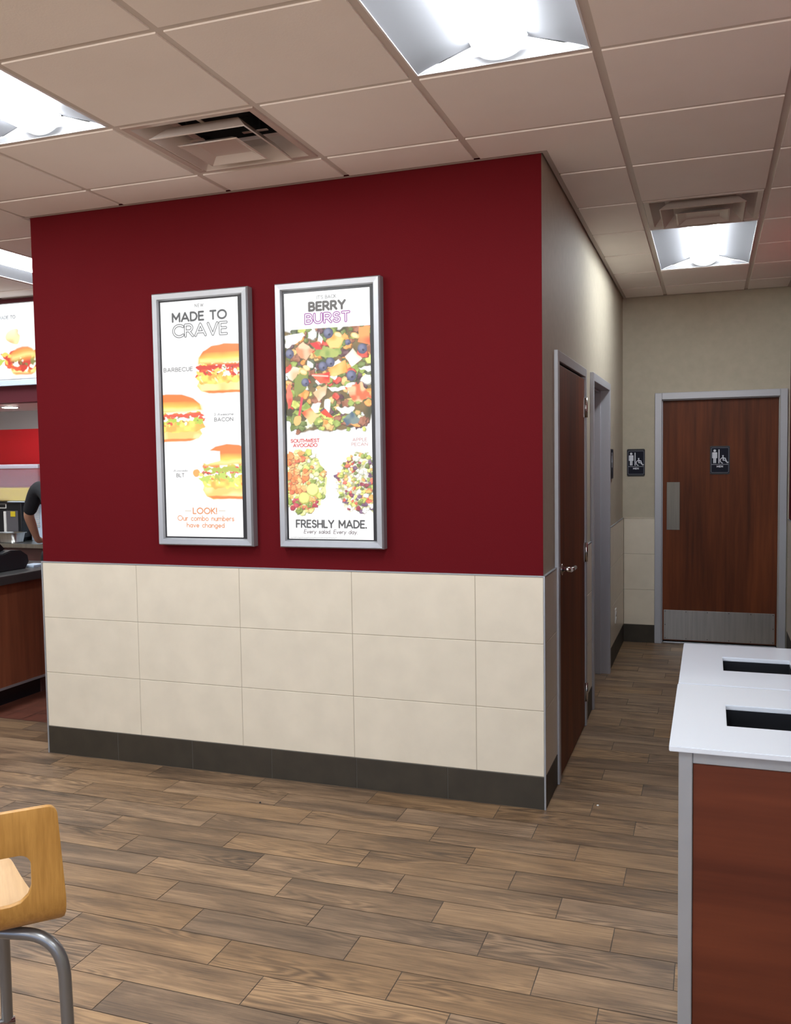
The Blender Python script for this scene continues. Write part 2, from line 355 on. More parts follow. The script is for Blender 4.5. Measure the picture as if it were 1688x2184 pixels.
class Canvas:
    """A flat print as an array of colours; x runs 0..1, y runs 0..asp downward."""
    def __init__(self, asp, nx, seed=1, bg=(1, 1, 1)):
        self.asp, self.nx, self.ny = asp, nx, int(nx * asp)
        self.x, self.y = np.meshgrid((np.arange(nx) + .5) / nx, (np.arange(self.ny) + .5) / nx)
        self.c = np.ones((self.ny, nx, 3)) * np.array(bg); self.rng = np.random.RandomState(seed)
    def noise(self, s, seed=0):
        r = np.random.RandomState(seed + 17); g = r.rand(int(self.asp * s) + 4, int(s) + 4)
        fx, fy = self.x * s, self.y * s; i, j = fx.astype(int), fy.astype(int); a, b = fx - i, fy - j
        a = a * a * (3 - 2 * a); b = b * b * (3 - 2 * b)
        return (g[j, i] * (1 - a) + g[j, i + 1] * a) * (1 - b) + (g[j + 1, i] * (1 - a) + g[j + 1, i + 1] * a) * b
    def win(self, x0, x1, y0, y1):
        n = self.nx
        return slice(max(0, int(y0 * n)), min(self.ny, int(y1 * n) + 2)), slice(max(0, int(x0 * n)), min(n, int(x1 * n) + 2))
    def put(self, w, m, col):
        col = np.asarray(col); m = np.clip(m, 0, 1)[..., None]; self.c[w] = self.c[w] * (1 - m) + col * m
    def poly(self, pts, col, wob=0.0, ws=30, seed=0, soft=1.2, col2=None, cs=14):
        pts = np.array(pts, float); pad = wob + .01
        w = self.win(pts[:, 0].min() - pad, pts[:, 0].max() + pad, pts[:, 1].min() - pad, pts[:, 1].max() + pad)
        X, Y = self.x[w], self.y[w]
        if X.size == 0: return
        if wob: X = X + wob * (self.noise(ws, seed)[w] - .5) * 2; Y = Y + wob * (self.noise(ws, seed + 5)[w] - .5) * 2
        ins = np.zeros(X.shape, bool); d = np.full(X.shape, 9.0); n = len(pts)
        for k in range(n):
            (ax, ay), (bx, by) = pts[k], pts[(k + 1) % n]
            c = ((ay > Y) != (by > Y)) & (X < (bx - ax) * (Y - ay) / (by - ay + 1e-12) + ax); ins ^= c
            ex, ey = bx - ax, by - ay; t = np.clip(((X - ax) * ex + (Y - ay) * ey) / (ex * ex + ey * ey + 1e-12), 0, 1)
            d = np.minimum(d, np.hypot(X - ax - t * ex, Y - ay - t * ey))
        m = np.clip(.5 + np.where(ins, d, -d) * self.nx / soft, 0, 1)
        C = np.array(col, float)
        if col2 is not None:
            q = self.noise(cs, seed + 9)[w][..., None]; q = np.clip((q - .3) / .4, 0, 1); C = C * (1 - q) + np.array(col2) * q
        self.put(w, m, C)
    def ell(self, cx, cy, rx, ry, col, rot=0, n=18, **k):
        a = math.radians(rot); ca, sa = math.cos(a), math.sin(a)
        self.poly([(cx + rx * math.cos(t) * ca - ry * math.sin(t) * sa, cy + rx * math.cos(t) * sa + ry * math.sin(t) * ca) for t in (2 * math.pi * i / n for i in range(n))], col, **k)
    def strokes(self, sts, wd, col, fade=None):
        for s in sts:
            p = np.array(s); w = self.win(p[:, 0].min() - wd, p[:, 0].max() + wd, p[:, 1].min() - wd, p[:, 1].max() + wd)
            X, Y = self.x[w], self.y[w]
            if X.size == 0: continue
            d = np.full(X.shape, 9.0)
            for (ax, ay), (bx, by) in zip(p[:-1], p[1:]):
                ex, ey = bx - ax, by - ay; t = np.clip(((X - ax) * ex + (Y - ay) * ey) / (ex * ex + ey * ey + 1e-12), 0, 1)
                d = np.minimum(d, np.hypot(X - ax - t * ex, Y - ay - t * ey))
            self.put(w, .5 + (wd / 2 - d) * self.nx / 1.1, col)
    def text(self, t, x0, x1, yb, h, wd, col, track=.22, slant=0, inline=None):
        s = text_strokes(t, x0, x1, yb, h, track, slant); self.strokes(s, wd, col)
        if inline: self.strokes(s, wd * inline, (1, 1, 1))

def print_grid(name, cv, origin, ux, uz, width, parent, m, extra=None):
    """A flat print: a grid of faces that carries the canvas colours."""
    ny, nx = cv.ny, cv.nx
    I, J = np.meshgrid(np.arange(nx + 1), np.arange(ny + 1)); o = np.array(origin)
    co = o + (I.ravel()[:, None] / nx * width) * np.array(ux) - (J.ravel()[:, None] / nx * width) * np.array(uz)
    q = (np.arange(ny)[:, None] * (nx + 1) + np.arange(nx)[None]).ravel()
    faces = np.stack([q + nx + 1, q + nx + 2, q + 1, q], 1)
    me = bpy.data.meshes.new(name); me.vertices.add(len(co)); me.vertices.foreach_set('co', (co - np.array(world_origin(parent) if parent else (0, 0, 0))).ravel())
    me.loops.add(faces.size); me.loops.foreach_set('vertex_index', faces.ravel().astype(np.int32))
    me.polygons.add(len(faces)); me.polygons.foreach_set('loop_start', (np.arange(len(faces)) * 4).astype(np.int32))
    me.update(calc_edges=True)
    c = cv.c; pad = np.pad(c, ((1, 1), (1, 1), (0, 0)), 'edge'); v = (pad[:-1, :-1] + pad[1:, :-1] + pad[:-1, 1:] + pad[1:, 1:]) / 4
    ca = me.color_attributes.new('print', 'FLOAT_COLOR', 'POINT'); ca.data.foreach_set('color', np.concatenate([v, np.ones((*v.shape[:2], 1))], 2).astype(np.float32).ravel())
    me.materials.append(M[m])
    return link(name, me, parent)

def lin(r, g, b):
    f = lambda u: ((u / 255 + .055) / 1.055) ** 2.4 if u > 10 else u / 3294.6
    return (f(r), f(g), f(b))

# ================================================================== SETTING
# ---- floor: wood-look planks, each with its own tone
def build_floor():
    bm = bmesh.new(); lay = bm.loops.layers.float_color.new('plank'); rnd = random.Random(11)
    PW, PL, gap = 0.1522, 0.5908, 0.0028
    def inside(x, y):
        if y > 0.44 and x < -2.72: return False
        if y > 0.02 and -2.68 < x < 0.0 and not (x > -0.25 and 1.6 < y < 2.8): return False
        if y > D + 0.1 or (y > 0.0 and x > XR + .1): return False
        return True
    def put(x0, x1, y0, y1):
        c = (rnd.random(), rnd.random(), rnd.random(), 1)
        f = bm.faces.new([bm.verts.new(p) for p in ((x0, y0, 0), (x1, y0, 0), (x1, y1, 0), (x0, y1, 0))])
        for l in f.loops: l[lay] = c
    for k in range(-42, 38):
        y0 = -1.833 + PW * k; ph = -0.990 - 0.1970 * (k % 3)
        for j in range(-14, 10):
            x0 = ph + PL * j; x1 = x0 + PL
            if x1 < -8.4 or x0 > 4.0: continue
            a, b_, c, d = x0 + gap / 2, x1 - gap / 2, y0 + gap / 2, y0 + PW - gap / 2
            if y0 > 0 and x0 < -2.7 and d > 0.45: d = 0.45
            if d - c < .01: continue
            if inside(x0 + .01, y0 + .02) or inside(x1 - .01, y0 + .02) or inside((x0 + x1) / 2, y0 + .02): put(a, b_, c, d)
    i = len(bm.faces)
    for x0, x1, y0, y1 in ((-8.4, 4, -8.2, 0.46), (-0.3, XR, 0.45, D + .2)):
        f = bm.faces.new([bm.verts.new(p) for p in ((x0, y0, -.0025), (x1, y0, -.0025), (x1, y1, -.0025), (x0, y1, -.0025))]); f.material_index = 1
    me = bpy.data.meshes.new('floor'); bm.to_mesh(me); bm.free(); me.materials.append(M['floor']); me.materials.append(M['fgrout'])
    struct(link('floor', me))
    q = MB(); P = 0.1524
    q.quad([(-8.4, .453, -.003), (-2.7, .453, -.003), (-2.7, 3.0, -.003), (-8.4, 3.0, -.003)], 'qgrout')
    for i in range(38):
        for j in range(17):
            x1 = -2.7 - i * P; y0 = .453 + j * P
            q.quad([(x1 - P + .003, y0 + .003, 0), (x1 - .003, y0 + .003, 0), (x1 - .003, y0 + P - .003, 0), (x1 - P + .003, y0 + P - .003, 0)], 'quarry')
    struct(obj('floor', q))
build_floor()

# ---- ceiling: lay-in tiles with dropped edges, grid bars, edge angle
FIX = {(-1, -2): 1, (-1, -1): 1, (-4, -2): 1, (-4, -1): 1, (0, 4): 1, (0, 5): 1, (-7, 2): 1, (-7, 3): 1, (-3, 0): 2, (0, 3): 2,
       (-7, -2): 1, (-7, -1): 1, (-10, 2): 1, (-10, 3): 1}
for _c in (-7, -4, -1, 2):
    for _r in (-6, -5, -10, -9): FIX[(_c, _r)] = 1  # cells of the added lights outside the view
def build_ceiling():
    def inside(x, y):
        if x < -8.4 or x > 4 or y < -8.2 or y > D: return False
        if x > XR: return y < -2.0
        if x > 0: return True
        if x > -W: return y < 0
        return y < 1.8
    def near(x, y, d=.022):
        if y < -2.6 or x < -6: return False
        return not (inside(x - d, y) and inside(x + d, y) and inside(x, y - d) and inside(x, y + d) and inside(x + d, y + d) and inside(x - d, y + d))
    ins = .0145
    xs = {-8.4, 4.0, 0.0, .022, -W, -W - .022, XR, XR - .022, -.022}; ys = {-8.2, D, D - .022, 0.0, -.022, 1.8, 1.778, -2.0, -2.022, .022}
    for i in range(-15, 8):
        for d in (-ins, ins): xs.add(GX + i * G + d)
    for j in range(-13, 9):
        for d in (-ins, ins): ys.add(GY + j * G + d)
    xs = sorted(x for x in xs if -8.4 <= x <= 4); ys = sorted(y for y in ys if -8.2 <= y <= D)
    mb = MB(); bm = mb.bm; mi = {k: mb.mi(k) for k in ('ctile', 'bar', 'mold')}
    V = {}
    def v(x, y, z):
        k = (round(x, 4), round(y, 4), round(z, 4))
        if k not in V: V[k] = bm.verts.new((x, y, z))
        return V[k]
    tiles = []
    for x0, x1 in zip(xs[:-1], xs[1:]):
        for y0, y1 in zip(ys[:-1], ys[1:]):
            cx, cy = (x0 + x1) / 2, (y0 + y1) / 2
            if x1 - x0 < 1e-5 or y1 - y0 < 1e-5 or not inside(cx, cy): continue
            i = math.floor((cx - GX) / G); j = math.floor((cy - GY) / G)
            fx = cx - GX - i * G; fy = cy - GY - j * G
            intile = ins < fx < G - ins and ins < fy < G - ins
            if near(cx, cy): z, k = H - .001, 'mold'
            elif (i, j) in FIX:
                if FIX[(i, j)] == 1:
                    # 2x4 fixture: swallow the bar between its two cells
                    other_up = (i, j + 1) in FIX and FIX[(i, j + 1)] == 1 and j % 2 == (0 if j >= 0 or j in (-2, -8) else 0)
                    if ins < fx < G - ins and (intile or (other_up and fy > G - ins) or (not other_up and fy < ins)): continue
                elif intile: continue
                z, k = H + .0055, 'bar'
            elif intile: z, k = H, 'ctile'
            else: z, k = H + .0055, 'bar'
            f = bm.faces.new((v(x0, y1, z), v(x1, y1, z), v(x1, y0, z), v(x0, y0, z))); f.material_index = mi[k]
            if k == 'ctile': tiles.append(f)
    bnd = [e for f in tiles for e in f.edges if len(e.link_faces) == 1]
    for e in bnd:
        a, b_ = e.verts
        f = bm.faces.new((a, b_, v(b_.co.x, b_.co.y, H + .03), v(a.co.x, a.co.y, H + .03))); f.material_index = mi['ctile']
    struct(obj('ceiling', mb))
    s = MB(); s.box(-8.4, 4, -8.2, D + .2, H + .40, H + .44, 'plenum'); struct(obj('ceiling', s))  # unseen slab above the plenum, added to block the sky
build_ceiling()

# ---- wall tiles: courses of panels with chamfered edges
def tiles_x(mb, x0, x1, y, joints, courses, depth=.010, sign=-1, m='tile', g='grout'):
    """Tiles on a wall of constant y, facing sign*Y."""
    js = [x0] + [j for j in joints if x0 < j < x1] + [x1]
    for a, b in zip(js[:-1], js[1:]):
        for z0, z1 in zip(courses[:-1], courses[1:]):
            mb.box(a + .0013, b - .0013, y, y - sign * depth, z0 + .0015, z1 - .0015, m, .0012, 1)
    mb.box(x0, x1, y - sign * .0015, y - sign * depth, courses[0], courses[-1], g)
def tiles_y(mb, y0, y1, x, joints, courses, depth=.010, sign=1, m='tile', g='grout'):
    js = [y0] + [j for j in joints if y0 < j < y1] + [y1]
    for a, b in zip(js[:-1], js[1:]):
        for z0, z1 in zip(courses[:-1], courses[1:]):
            mb.box(x, x - sign * depth, a + .0013, b - .0013, z0 + .0015, z1 - .0015, m, .0012, 1)
    mb.box(x - sign * .0015, x - sign * depth, y0, y1, courses[0], courses[-1], g)
CO = [Z0, Z1, Z2, Z3]

# red wall (front)
w = MB(); w.box(-W + .004, -.161, .010, .15, 0, H + .4, 'red'); w.box(-.161, -.008, .010, .0125, 0, H + .4, 'red'); wf = struct(obj('wall_front', w))
w = MB(); tiles_x(w, -W + .006, -.006, 0, [-W + .598 * k for k in range(1, 5)], CO); o = obj('wainscot', w, wf); o['label'] = 'cream rectangular tile wainscot'
w = MB(); w.box(-W, 0, -.002, .010, Z3, Z3 + .006, 'alu', .001, 1); w.box(-.006, .002, -.003, .006, 0.0, Z3 + .006, 'alu', .001, 1); w.box(-W - .002, -W + .006, -.003, .006, 0, Z3 + .006, 'alu', .001, 1); o = obj('tile_edge_strip', w, wf); o['label'] = 'silver metal edge strip round the tile'
w = MB(); tiles_x(w, -W + .006, -.006, -.001, [-W + .4507 * k for k in range(1, 6)], [0.0, Z0], .011, -1, 'base', 'basegrout'); struct(obj('baseboard_front', w))
# side of the red block facing the kitchen
w = MB(); w.box(-W, -W + .15, .15, 3.0, 0, H + .4, 'red'); struct(obj('wall_kitchen_side', w))

# corridor left wall, two door openings
A0, A1, B0, B1, DT = 0.375, 1.305, 1.70, 2.60, 2.012
w = MB()
w.box(-.16, -.008, .0125, A0, 0, H + .4, 'paint'); w.box(-.16, -.008, A1, B0, 0, H + .4, 'paint'); w.box(-.16, -.008, B1, D + .15, 0, H + .4, 'paint')
w.box(-.16, -.008, A0, A1, DT, H + .4, 'paint'); w.box(-.16, -.008, B0, B1, DT + .01, H + .4, 'paint')
w.box(-.60, -.58, .15, D + .15, 0, H + .4, 'plenum')
wl = struct(obj('wall_left', w))
FA0, FA1, FB0, FB1 = .325, 1.355, 1.65, 2.65
w = MB()
for a, b in ((.004, FA0), (FA1, FB0), (FB1, D)): tiles_y(w, a, b, 0, [], CO)
o = obj('wainscot', w, wl); o['label'] = 'cream tile wainscot beside the corridor doors'
w = MB()
for a, b in ((0.0, FA0), (FA1, FB0), (FB1, D)): w.box(-.010, .002, a, b, Z3, Z3 + .006, 'alu', .001, 1)
o = obj('tile_edge_strip', w, wl); o['label'] = 'silver strip capping the corridor tile'
w = MB()
for a, b in ((.006, FA0), (FA1, FB0), (FB1, D)): tiles_y(w, a, b, .001, [FB1 + .45], [0, Z0], .011, 1, 'base', 'basegrout')
struct(obj('baseboard_left', w))

# far wall with the men's door
w = MB()
DX0, DX1 = .305, 1.195
w.box(-.16, DX0, D + .008, D + .16, 0, H + .4, 'paint'); w.box(DX1, XR + .15, D + .008, D + .16, 0, H + .4, 'paint'); w.box(DX0, DX1, D + .008, D + .16, 2.012, H + .4, 'paint')
w.box(DX0, DX1, D + .14, D + .16, 0, 2.012, 'plenum')
wb = struct(obj('wall_back', w))
w = MB(); tiles_x(w, .002, .252, D, [], CO); o = obj('wainscot', w, wb); o['label'] = 'cream tile wainscot left of the far door'
w = MB(); w.box(0, .252, D - .002, D + .008, Z3, Z3 + .005, 'tile'); o = obj('tile_edge_strip', w, wb)
w = MB(); tiles_x(w, .002, .252, D - .001, [], [0, Z0], .011, -1, 'base', 'basegrout'); struct(obj('baseboard_back', w))

# right wall
w = MB(); w.box(XR + .008, XR + .15, -2.0, D + .16, 0, H + .4, 'red'); wr = struct(obj('wall_right', w))
w = MB(); tiles_y(w, -2.0, D, XR, [D - .6 * k for k in range(1, 10)], CO, .010, -1); o = obj('wainscot', w, wr); o['label'] = 'cream tile wainscot on the right wall'
w = MB(); w.box(XR - .002, XR + .008, -2.0, D, Z3, Z3 + .006, 'alu', .001, 1); o = obj('tile_edge_strip', w, wr)
w = MB(); tiles_y(w, -2.0, D, XR - .001, [D - .45 * k for k in range(1, 13)], [0, Z0], .011, -1, 'base', 'basegrout'); struct(obj('baseboard_right', w))
# rest of the dining room behind the viewer
w = MB(); w.box(XR, 4.0, -2.0, -1.85, 0, H + .4, 'paint'); struct(obj('wall_dining_side', w))
w = MB(); w.box(4.0, 4.15, -8.2, -1.85, 0, H + .4, 'paint'); struct(obj('wall_east', w))
w = MB(); w.box(-8.55, -8.4, -8.2, 3.0, 0, H + .4, 'paint'); struct(obj('wall_west', w))
w = MB(); w.box(-8.4, 4.0, -8.35, -8.2, 0, .75, 'tile'); w.box(-8.4, 4.0, -8.35, -8.2, 2.5, H + .4, 'paint')
for x in (-8.4, -6.0, -3.6, -1.2, 1.2, 3.88): w.box(x, x + .12, -8.35, -8.2, .75, 2.5, 'alu')
struct(obj('wall_storefront', w))

# kitchen: bulkhead, stainless back, red band
YB = 1.80
w = MB(); w.box(-8.4, -W, YB, YB + .12, 2.05, H + .4, 'bulkred'); struct(obj('wall_bulkhead', w))
w = MB(); w.box(-8.4, -W, YB + .12, 2.75, 2.05, 2.10, 'white'); struct(obj('ceiling', w))
w = MB(); w.box(-8.4, -W + .02, 2.75, 2.85, 1.885, H + .4, 'hoodsteel'); w.box(-8.4, -W + .02, 2.75, 2.85, 0, 1.885, 'redmenu'); struct(obj('wall_kitchen', w))
w = MB(); w.box(-8.4, -W, YB - .05, YB, 2.176, 2.222, 'bluewhite', .004); struct(obj('trim_1', w))  # metal bar; the bluish light on it is put into its colour

# ================================================================== DOORS
def door_frame_x(x0, x1, ztop, y, fw, mb, dep=.11, pro=.012):
    """Silver jamb on a wall of constant y facing -Y; x0..x1 outer."""
    for a, b in ((x0, x0 + fw), (x1 - fw, x1)): mb.box(a, b, y - pro, y + .03, 0, ztop, 'frame', .003, 1)
    mb.box(x0 + fw, x1 - fw, y - pro, y + .03, ztop - fw, ztop, 'frame', .003, 1)
    for a, b in ((x0 + fw - .006, x0 + fw + .006), (x1 - fw - .006, x1 - fw + .006)): mb.box(a, b, y + .03, y + dep, 0, ztop - fw, 'frame')
    mb.box(x0 + fw, x1 - fw, y + .03, y + dep, ztop - fw - .006, ztop - fw + .008, 'frame')

# door_1: near wooden door in the corridor
d1 = thing('door_1', 'brown wooden door with lever handle on the corridor wall nearest the red corner', 'door', (0, .84, 0), kind='structure')
w = MB()
PX = .010
w.box(-.05, PX, FA0, FA0 + .048, 0, 2.06, 'frame', .002, 1); w.box(-.05, PX, FA1 - .048, FA1, 0, 2.06, 'frame', .002, 1); w.box(-.05, PX, FA0 + .048, FA1 - .048, 2.012, 2.06, 'frame', .002, 1)
w.box(-.15, -.05, FA0 + .05, FA0 + .06, 0, 2.012, 'frame'); w.box(-.15, -.05, FA1 - .06, FA1 - .05, 0, 2.012, 'frame')
obj('door_frame', w, d1)
w = MB(); w.box(-.040, .002, FA0 + .051, FA1 - .051, .008, 2.000, 'doorwood', .002, 1); lf = obj('door_leaf', w, d1)
w = MB(); w.cyl((.002, .445, 1.02), .027, .008, 'X', 'chrome', 28); w.cyl((.010, .445, 1.02), .012, .042, 'X', 'chrome', 20); w.tube([(.052, .435, 1.02), (.054, .47, 1.02), (.053, .555, 1.018)], .0105, 'chrome'); o = obj('lever_handle', w, d1); o['label'] = 'satin chrome lever handle'
for z in (1.838, 1.015, .202):
    w = MB(); yh = FA1 - .050
    w.cyl((.012, yh, z - .055), .0085, .11, 'Z', 'chrome', 14); w.box(.0005, .006, yh - .022, yh, z - .055, z + .055, 'chrome'); w.box(.006, .012, yh, yh + .022, z - .055, z + .055, 'chrome')
    o = obj('hinge', w, d1); o['label'] = 'steel butt hinge'

# door_2: deep silver frame, leaf set back
d2 = thing('door_2', 'deep silver framed doorway further along the corridor with recessed brown door', 'door', (0, 2.15, 0), kind='structure')
w = MB()
w.box(-.105, .012, FB0, FB0 + .052, 0, 2.07, 'frame', .002, 1); w.box(-.105, .012, FB1 - .052, FB1, 0, 2.07, 'frame', .002, 1); w.box(-.105, .012, FB0 + .052, FB1 - .052, 2.02, 2.07, 'frame', .002, 1)
w.box(-.105, -.052, FB1 - .068, FB1 - .052, 0, 2.02, 'frame', .002, 1); w.box(-.105, -.052, FB0 + .052, FB0 + .068, 0, 2.02, 'frame', .002, 1); w.box(-.105, -.052, FB0 + .068, FB1 - .068, 2.004, 2.02, 'frame', .002, 1)
obj('door_frame', w, d2)
w = MB(); w.box(-.150, -.106, FB0 + .05, FB1 - .05, .008, 2.02, 'doorwood'); obj('door_leaf', w, d2)

# door_3: men's room door
d3 = thing('door_3', 'brown wooden restroom door with steel kick plate at the end of the corridor', 'door', (.75, D, 0), kind='structure')
w = MB(); door_frame_x(.250, 1.253, 2.068, D, .056, w); obj('door_frame', w, d3)
w = MB(); w.box(.3125, 1.1905, D + .035, D + .08, .022, 2.003, 'doorwood', .002, 1); obj('door_leaf', w, d3)
w = MB(); w.box(.316, 1.187, D + .02, D + .09, 0, .012, 'alu', .004, 1); o = obj('threshold', w, d3)
w = MB(); w.box(.322, 1.176, D + .032, D + .035, .030, .278, 'steel', .0012, 1)
for i in range(6):
    for z in (.042, .266): w.cyl((.334 + i * .166, D + .0305, z), .0035, .002, 'Y', 'black', 8)
for x in (.334, 1.164): w.cyl((x, D + .0305, .154), .0035, .002, 'Y', 'black', 8)
o = obj('kick_plate', w, d3); o['label'] = 'brushed steel kick plate with screws'
w = MB(); w.box(.344, .447, D + .032, D + .035, .944, 1.338, 'dullsteel', .0012, 1); o = obj('push_plate', w, d3); o['label'] = 'brushed steel push plate'

# ================================================================== SIGNS
def rrect(x0, x1, z0, z1, r, n=6):
    p = []
    for cx, cz, a in ((x1 - r, z1 - r, 0), (x0 + r, z1 - r, 90), (x0 + r, z0 + r, 180), (x1 - r, z0 + r, 270)):
        p += [(cx + r * math.cos(math.radians(a + 90 * k / n)), cz + r * math.sin(math.radians(a + 90 * k / n))) for k in range(n + 1)]
    return p
def men_canvas():
    cv = Canvas(1.48, 150, bg=lin(30, 32, 44)); Wt = lin(222, 226, 236)
    # border
    b = [[(.035, .07), (.07, .035), (.93, .035), (.965, .07), (.965, 1.41), (.93, 1.445), (.07, 1.445), (.035, 1.41), (.035, .07)]]
    cv.strokes(b, .022, lin(120, 124, 135))
    # standing man
    cv.ell(.22, .20, .072, .072, Wt)
    cv.strokes([[(.115, .34), (.115, .60)], [(.325, .34), (.325, .60)]], .062, Wt); cv.poly([(.10, .29), (.34, .29), (.355, .33), (.355, .38), (.085, .38), (.085, .33)], Wt); cv.poly([(.15, .32), (.29, .32), (.29, .62), (.15, .62)], Wt)
    cv.strokes([[(.178, .6), (.178, .88)], [(.262, .6), (.262, .88)]], .066, Wt)
    cv.strokes([[(.45, .15), (.45, .90)]], .05, Wt)
    # wheelchair figure
    cv.ell(.665, .50, .042, .042, Wt)
    cv.strokes([[(.665, .55), (.675, .75), (.83, .75), (.895, .89), (.955, .865)], [(.672, .64), (.80, .64)]], .048, Wt)
    cv.strokes([arc(.675, .76, .155, .155, 100, 385, 26)], .040, Wt)
    cv.strokes([[(.06, .985), (.94, .985)]], .014, Wt)
    cv.text('MEN', .345, .655, 1.145, .085, .026, Wt, .42)
    return cv
def woman_canvas():
    cv = Canvas(1.48, 80, bg=lin(30, 32, 44)); Wt = lin(222, 226, 236)
    cv.ell(.25, .2, .07, .07, Wt); cv.poly([(.17, .29), (.33, .29), (.42, .65), (.08, .65)], Wt); cv.strokes([[(.2, .6), (.2, .88)], [(.3, .6), (.3, .88)], [(.5, .15), (.5, .9)]], .06, Wt)
    return cv
def sign_on_y(name, label, x0, x1, z0, z1, y, cv):
    t = thing(name, label, 'sign', ((x0 + x1) / 2, y, (z0 + z1) / 2))
    w = MB(); w.prism(rrect(x0, x1, z0, z1, .012), 'Y', y - .006, y, 'black', .0012); obj('plate', w, t)
    wd = (x1 - x0) - .010; ht = wd * cv.asp; zc = (z0 + z1) / 2
    print_grid('pictogram', cv, (x0 + .005, y - .0066, zc + ht / 2), (1, 0, 0), (0, 0, 1), wd, t, 'ink')
    return t
MENC = men_canvas()
sign_on_y('restroom_sign', "dark MEN restroom sign on the taupe wall left of the far door", .027, .172, 1.389, 1.615, D + .008, MENC)
sign_on_y('restroom_sign', "dark MEN restroom sign fixed on the brown far door", .679, .830, 1.400, 1.628, D + .035, MENC)
t = thing('restroom_sign', 'dark restroom sign seen edge-on beside the deep silver doorway', 'sign', (-.008, 2.84, 1.50))
w = MB(); w.prism([(y, z) for y, z in rrect(2.765, 2.915, 1.392, 1.612, .012)], 'X', -.008, .004, 'black', .0012); obj('plate', w, t)
print_grid('pictogram', woman_canvas(), (.0046, 2.77, 1.605), (0, 1, 0), (0, 0, 1), .14, t, 'ink')
# wall outlet
t = thing('wall_outlet', 'white electrical outlet low on the corridor tile past the doorways', 'outlet', (0, 3.10, .335))
w = MB(); w.prism(rrect(3.065, 3.137, .277, .393, .006), 'X', 0, .006, 'white', .001); obj('cover_plate', w, t)
for z in (.315, .357):
    w = MB(); w.prism(rrect(3.084, 3.118, z - .014, z + .014, .010), 'X', .006, .0095, 'white'); w.box(.0095, .0098, 3.093, 3.095, z - .004, z + .006, 'black'); w.box(.0095, .0098, 3.106, 3.108, z - .004, z + .006, 'black'); obj('socket', w, t)

# ================================================================== CEILING LIGHTS AND VENTS
def make_light():
    root = thing('ceiling_light', 'large recessed ceiling light with glowing curved lens, over the space before the red wall', 'ceiling light', (0, 0, 0), 'recessed ceiling lights with curved lenses')
    L, hw = 1.2192 / 2 - .0145, G / 2 - .0145
    # frame rim
    w = MB()
    for s in (-1, 1):
        w.box(s * hw, s * (hw - .006), -L, L, .001, .03, 'refl'); w.box(-hw, hw, s * L, s * (L - .006), .001, .03, 'refl')
    obj('frame', w, root, True)
    # side reflectors: shallow curves rising to the lens
    lw, lh = .092, .068
    for s in (-1, 1):
        w = MB(); prof = []
        for k in range(9):
            u = k / 8; prof.append((hw - .004 + (lw - hw + .004) * u, .003 + (lh - .003) * (u ** .85)))
        i = w.mi('perf'); bm = w.bm
        rows = [[bm.verts.new((s * x, y, z)) for x, z in prof] for y in (-L + .004, L - .004)]
        for k in range(8):
            f = bm.faces.new((rows[0][k], rows[0][k + 1], rows[1][k + 1], rows[1][k])); f.smooth = True; f.material_index = i
        obj('side_reflector', w, root, True)
    # end plates
    for s in (-1, 1):
        w = MB(); y = s * (L - .006)
        poly = [(-hw + .004, .003), (hw - .004, .003), (lw, lh), (-lw, lh)]
        w.prism(poly, 'Y', y, y + s * .003, 'plate'); obj('end_plate', w, root, True)
    # lens
    def lensprof(r0=0.0): return [((lw - r0) * math.cos(a), lh - (lh - .004 - r0) * math.sin(a)) for a in (math.pi * k / 20 for k in range(21))]
    w = MB(); bm = w.bm; i = w.mi('lens'); y0, y1 = -L + .045, L - .045
    rows = [[bm.verts.new((x, y, z)) for x, z in lensprof()] for y in (y0, y1)]
    for k in range(20):
        f = bm.faces.new((rows[0][k], rows[1][k], rows[1][k + 1], rows[0][k + 1])); f.smooth = True; f.material_index = i
    obj('lens', w, root, True)
    for s in (-1, 1):
        w = MB(); w.prism(lensprof(-.001), 'Y', s * (L - .046), s * (L - .022), 'cap'); obj('lens_end_cap', w, root, True)
    w = MB(); w.box(-hw, hw, -L, L, .10, .13, 'refl'); obj('housing', w, root, True)
    return root
LG = make_light()
def cell(i, j): return GX + i * G, GY + j * G
def light_at(i, j, label, first=False):
    x, y = cell(i, j); loc = (x + G / 2, y + G, H)
    if first: LG.location = loc; LG['label'] = label; return LG
    return dup(LG, loc, label)
light_at(-1, -2, 'recessed ceiling light before the right half of the red wall', True)
light_at(-4, -2, 'recessed ceiling light cut off by the photo\'s left edge, left of the near square vent')
_c = light_at(0, 4, 'recessed ceiling light in the corridor next to the far square vent')
for _o in _c.children:
    if _o.name.startswith('lens') and not _o.name.startswith('lens_end'):
        _o.data = _o.data.copy(); _o.data.materials[0] = M['lensdim']
light_at(-7, 2, 'recessed ceiling light over the service counter past the red wall\'s left edge')
for i, j in ((-10, 2), (-7, -2), (-7, -6), (-4, -6), (-1, -6), (2, -6), (-7, -10), (-4, -10), (-1, -10), (2, -10)): light_at(i, j, 'added recessed ceiling light outside the view, brightening the dining room or kitchen')  # unseen fixtures added to light the scene

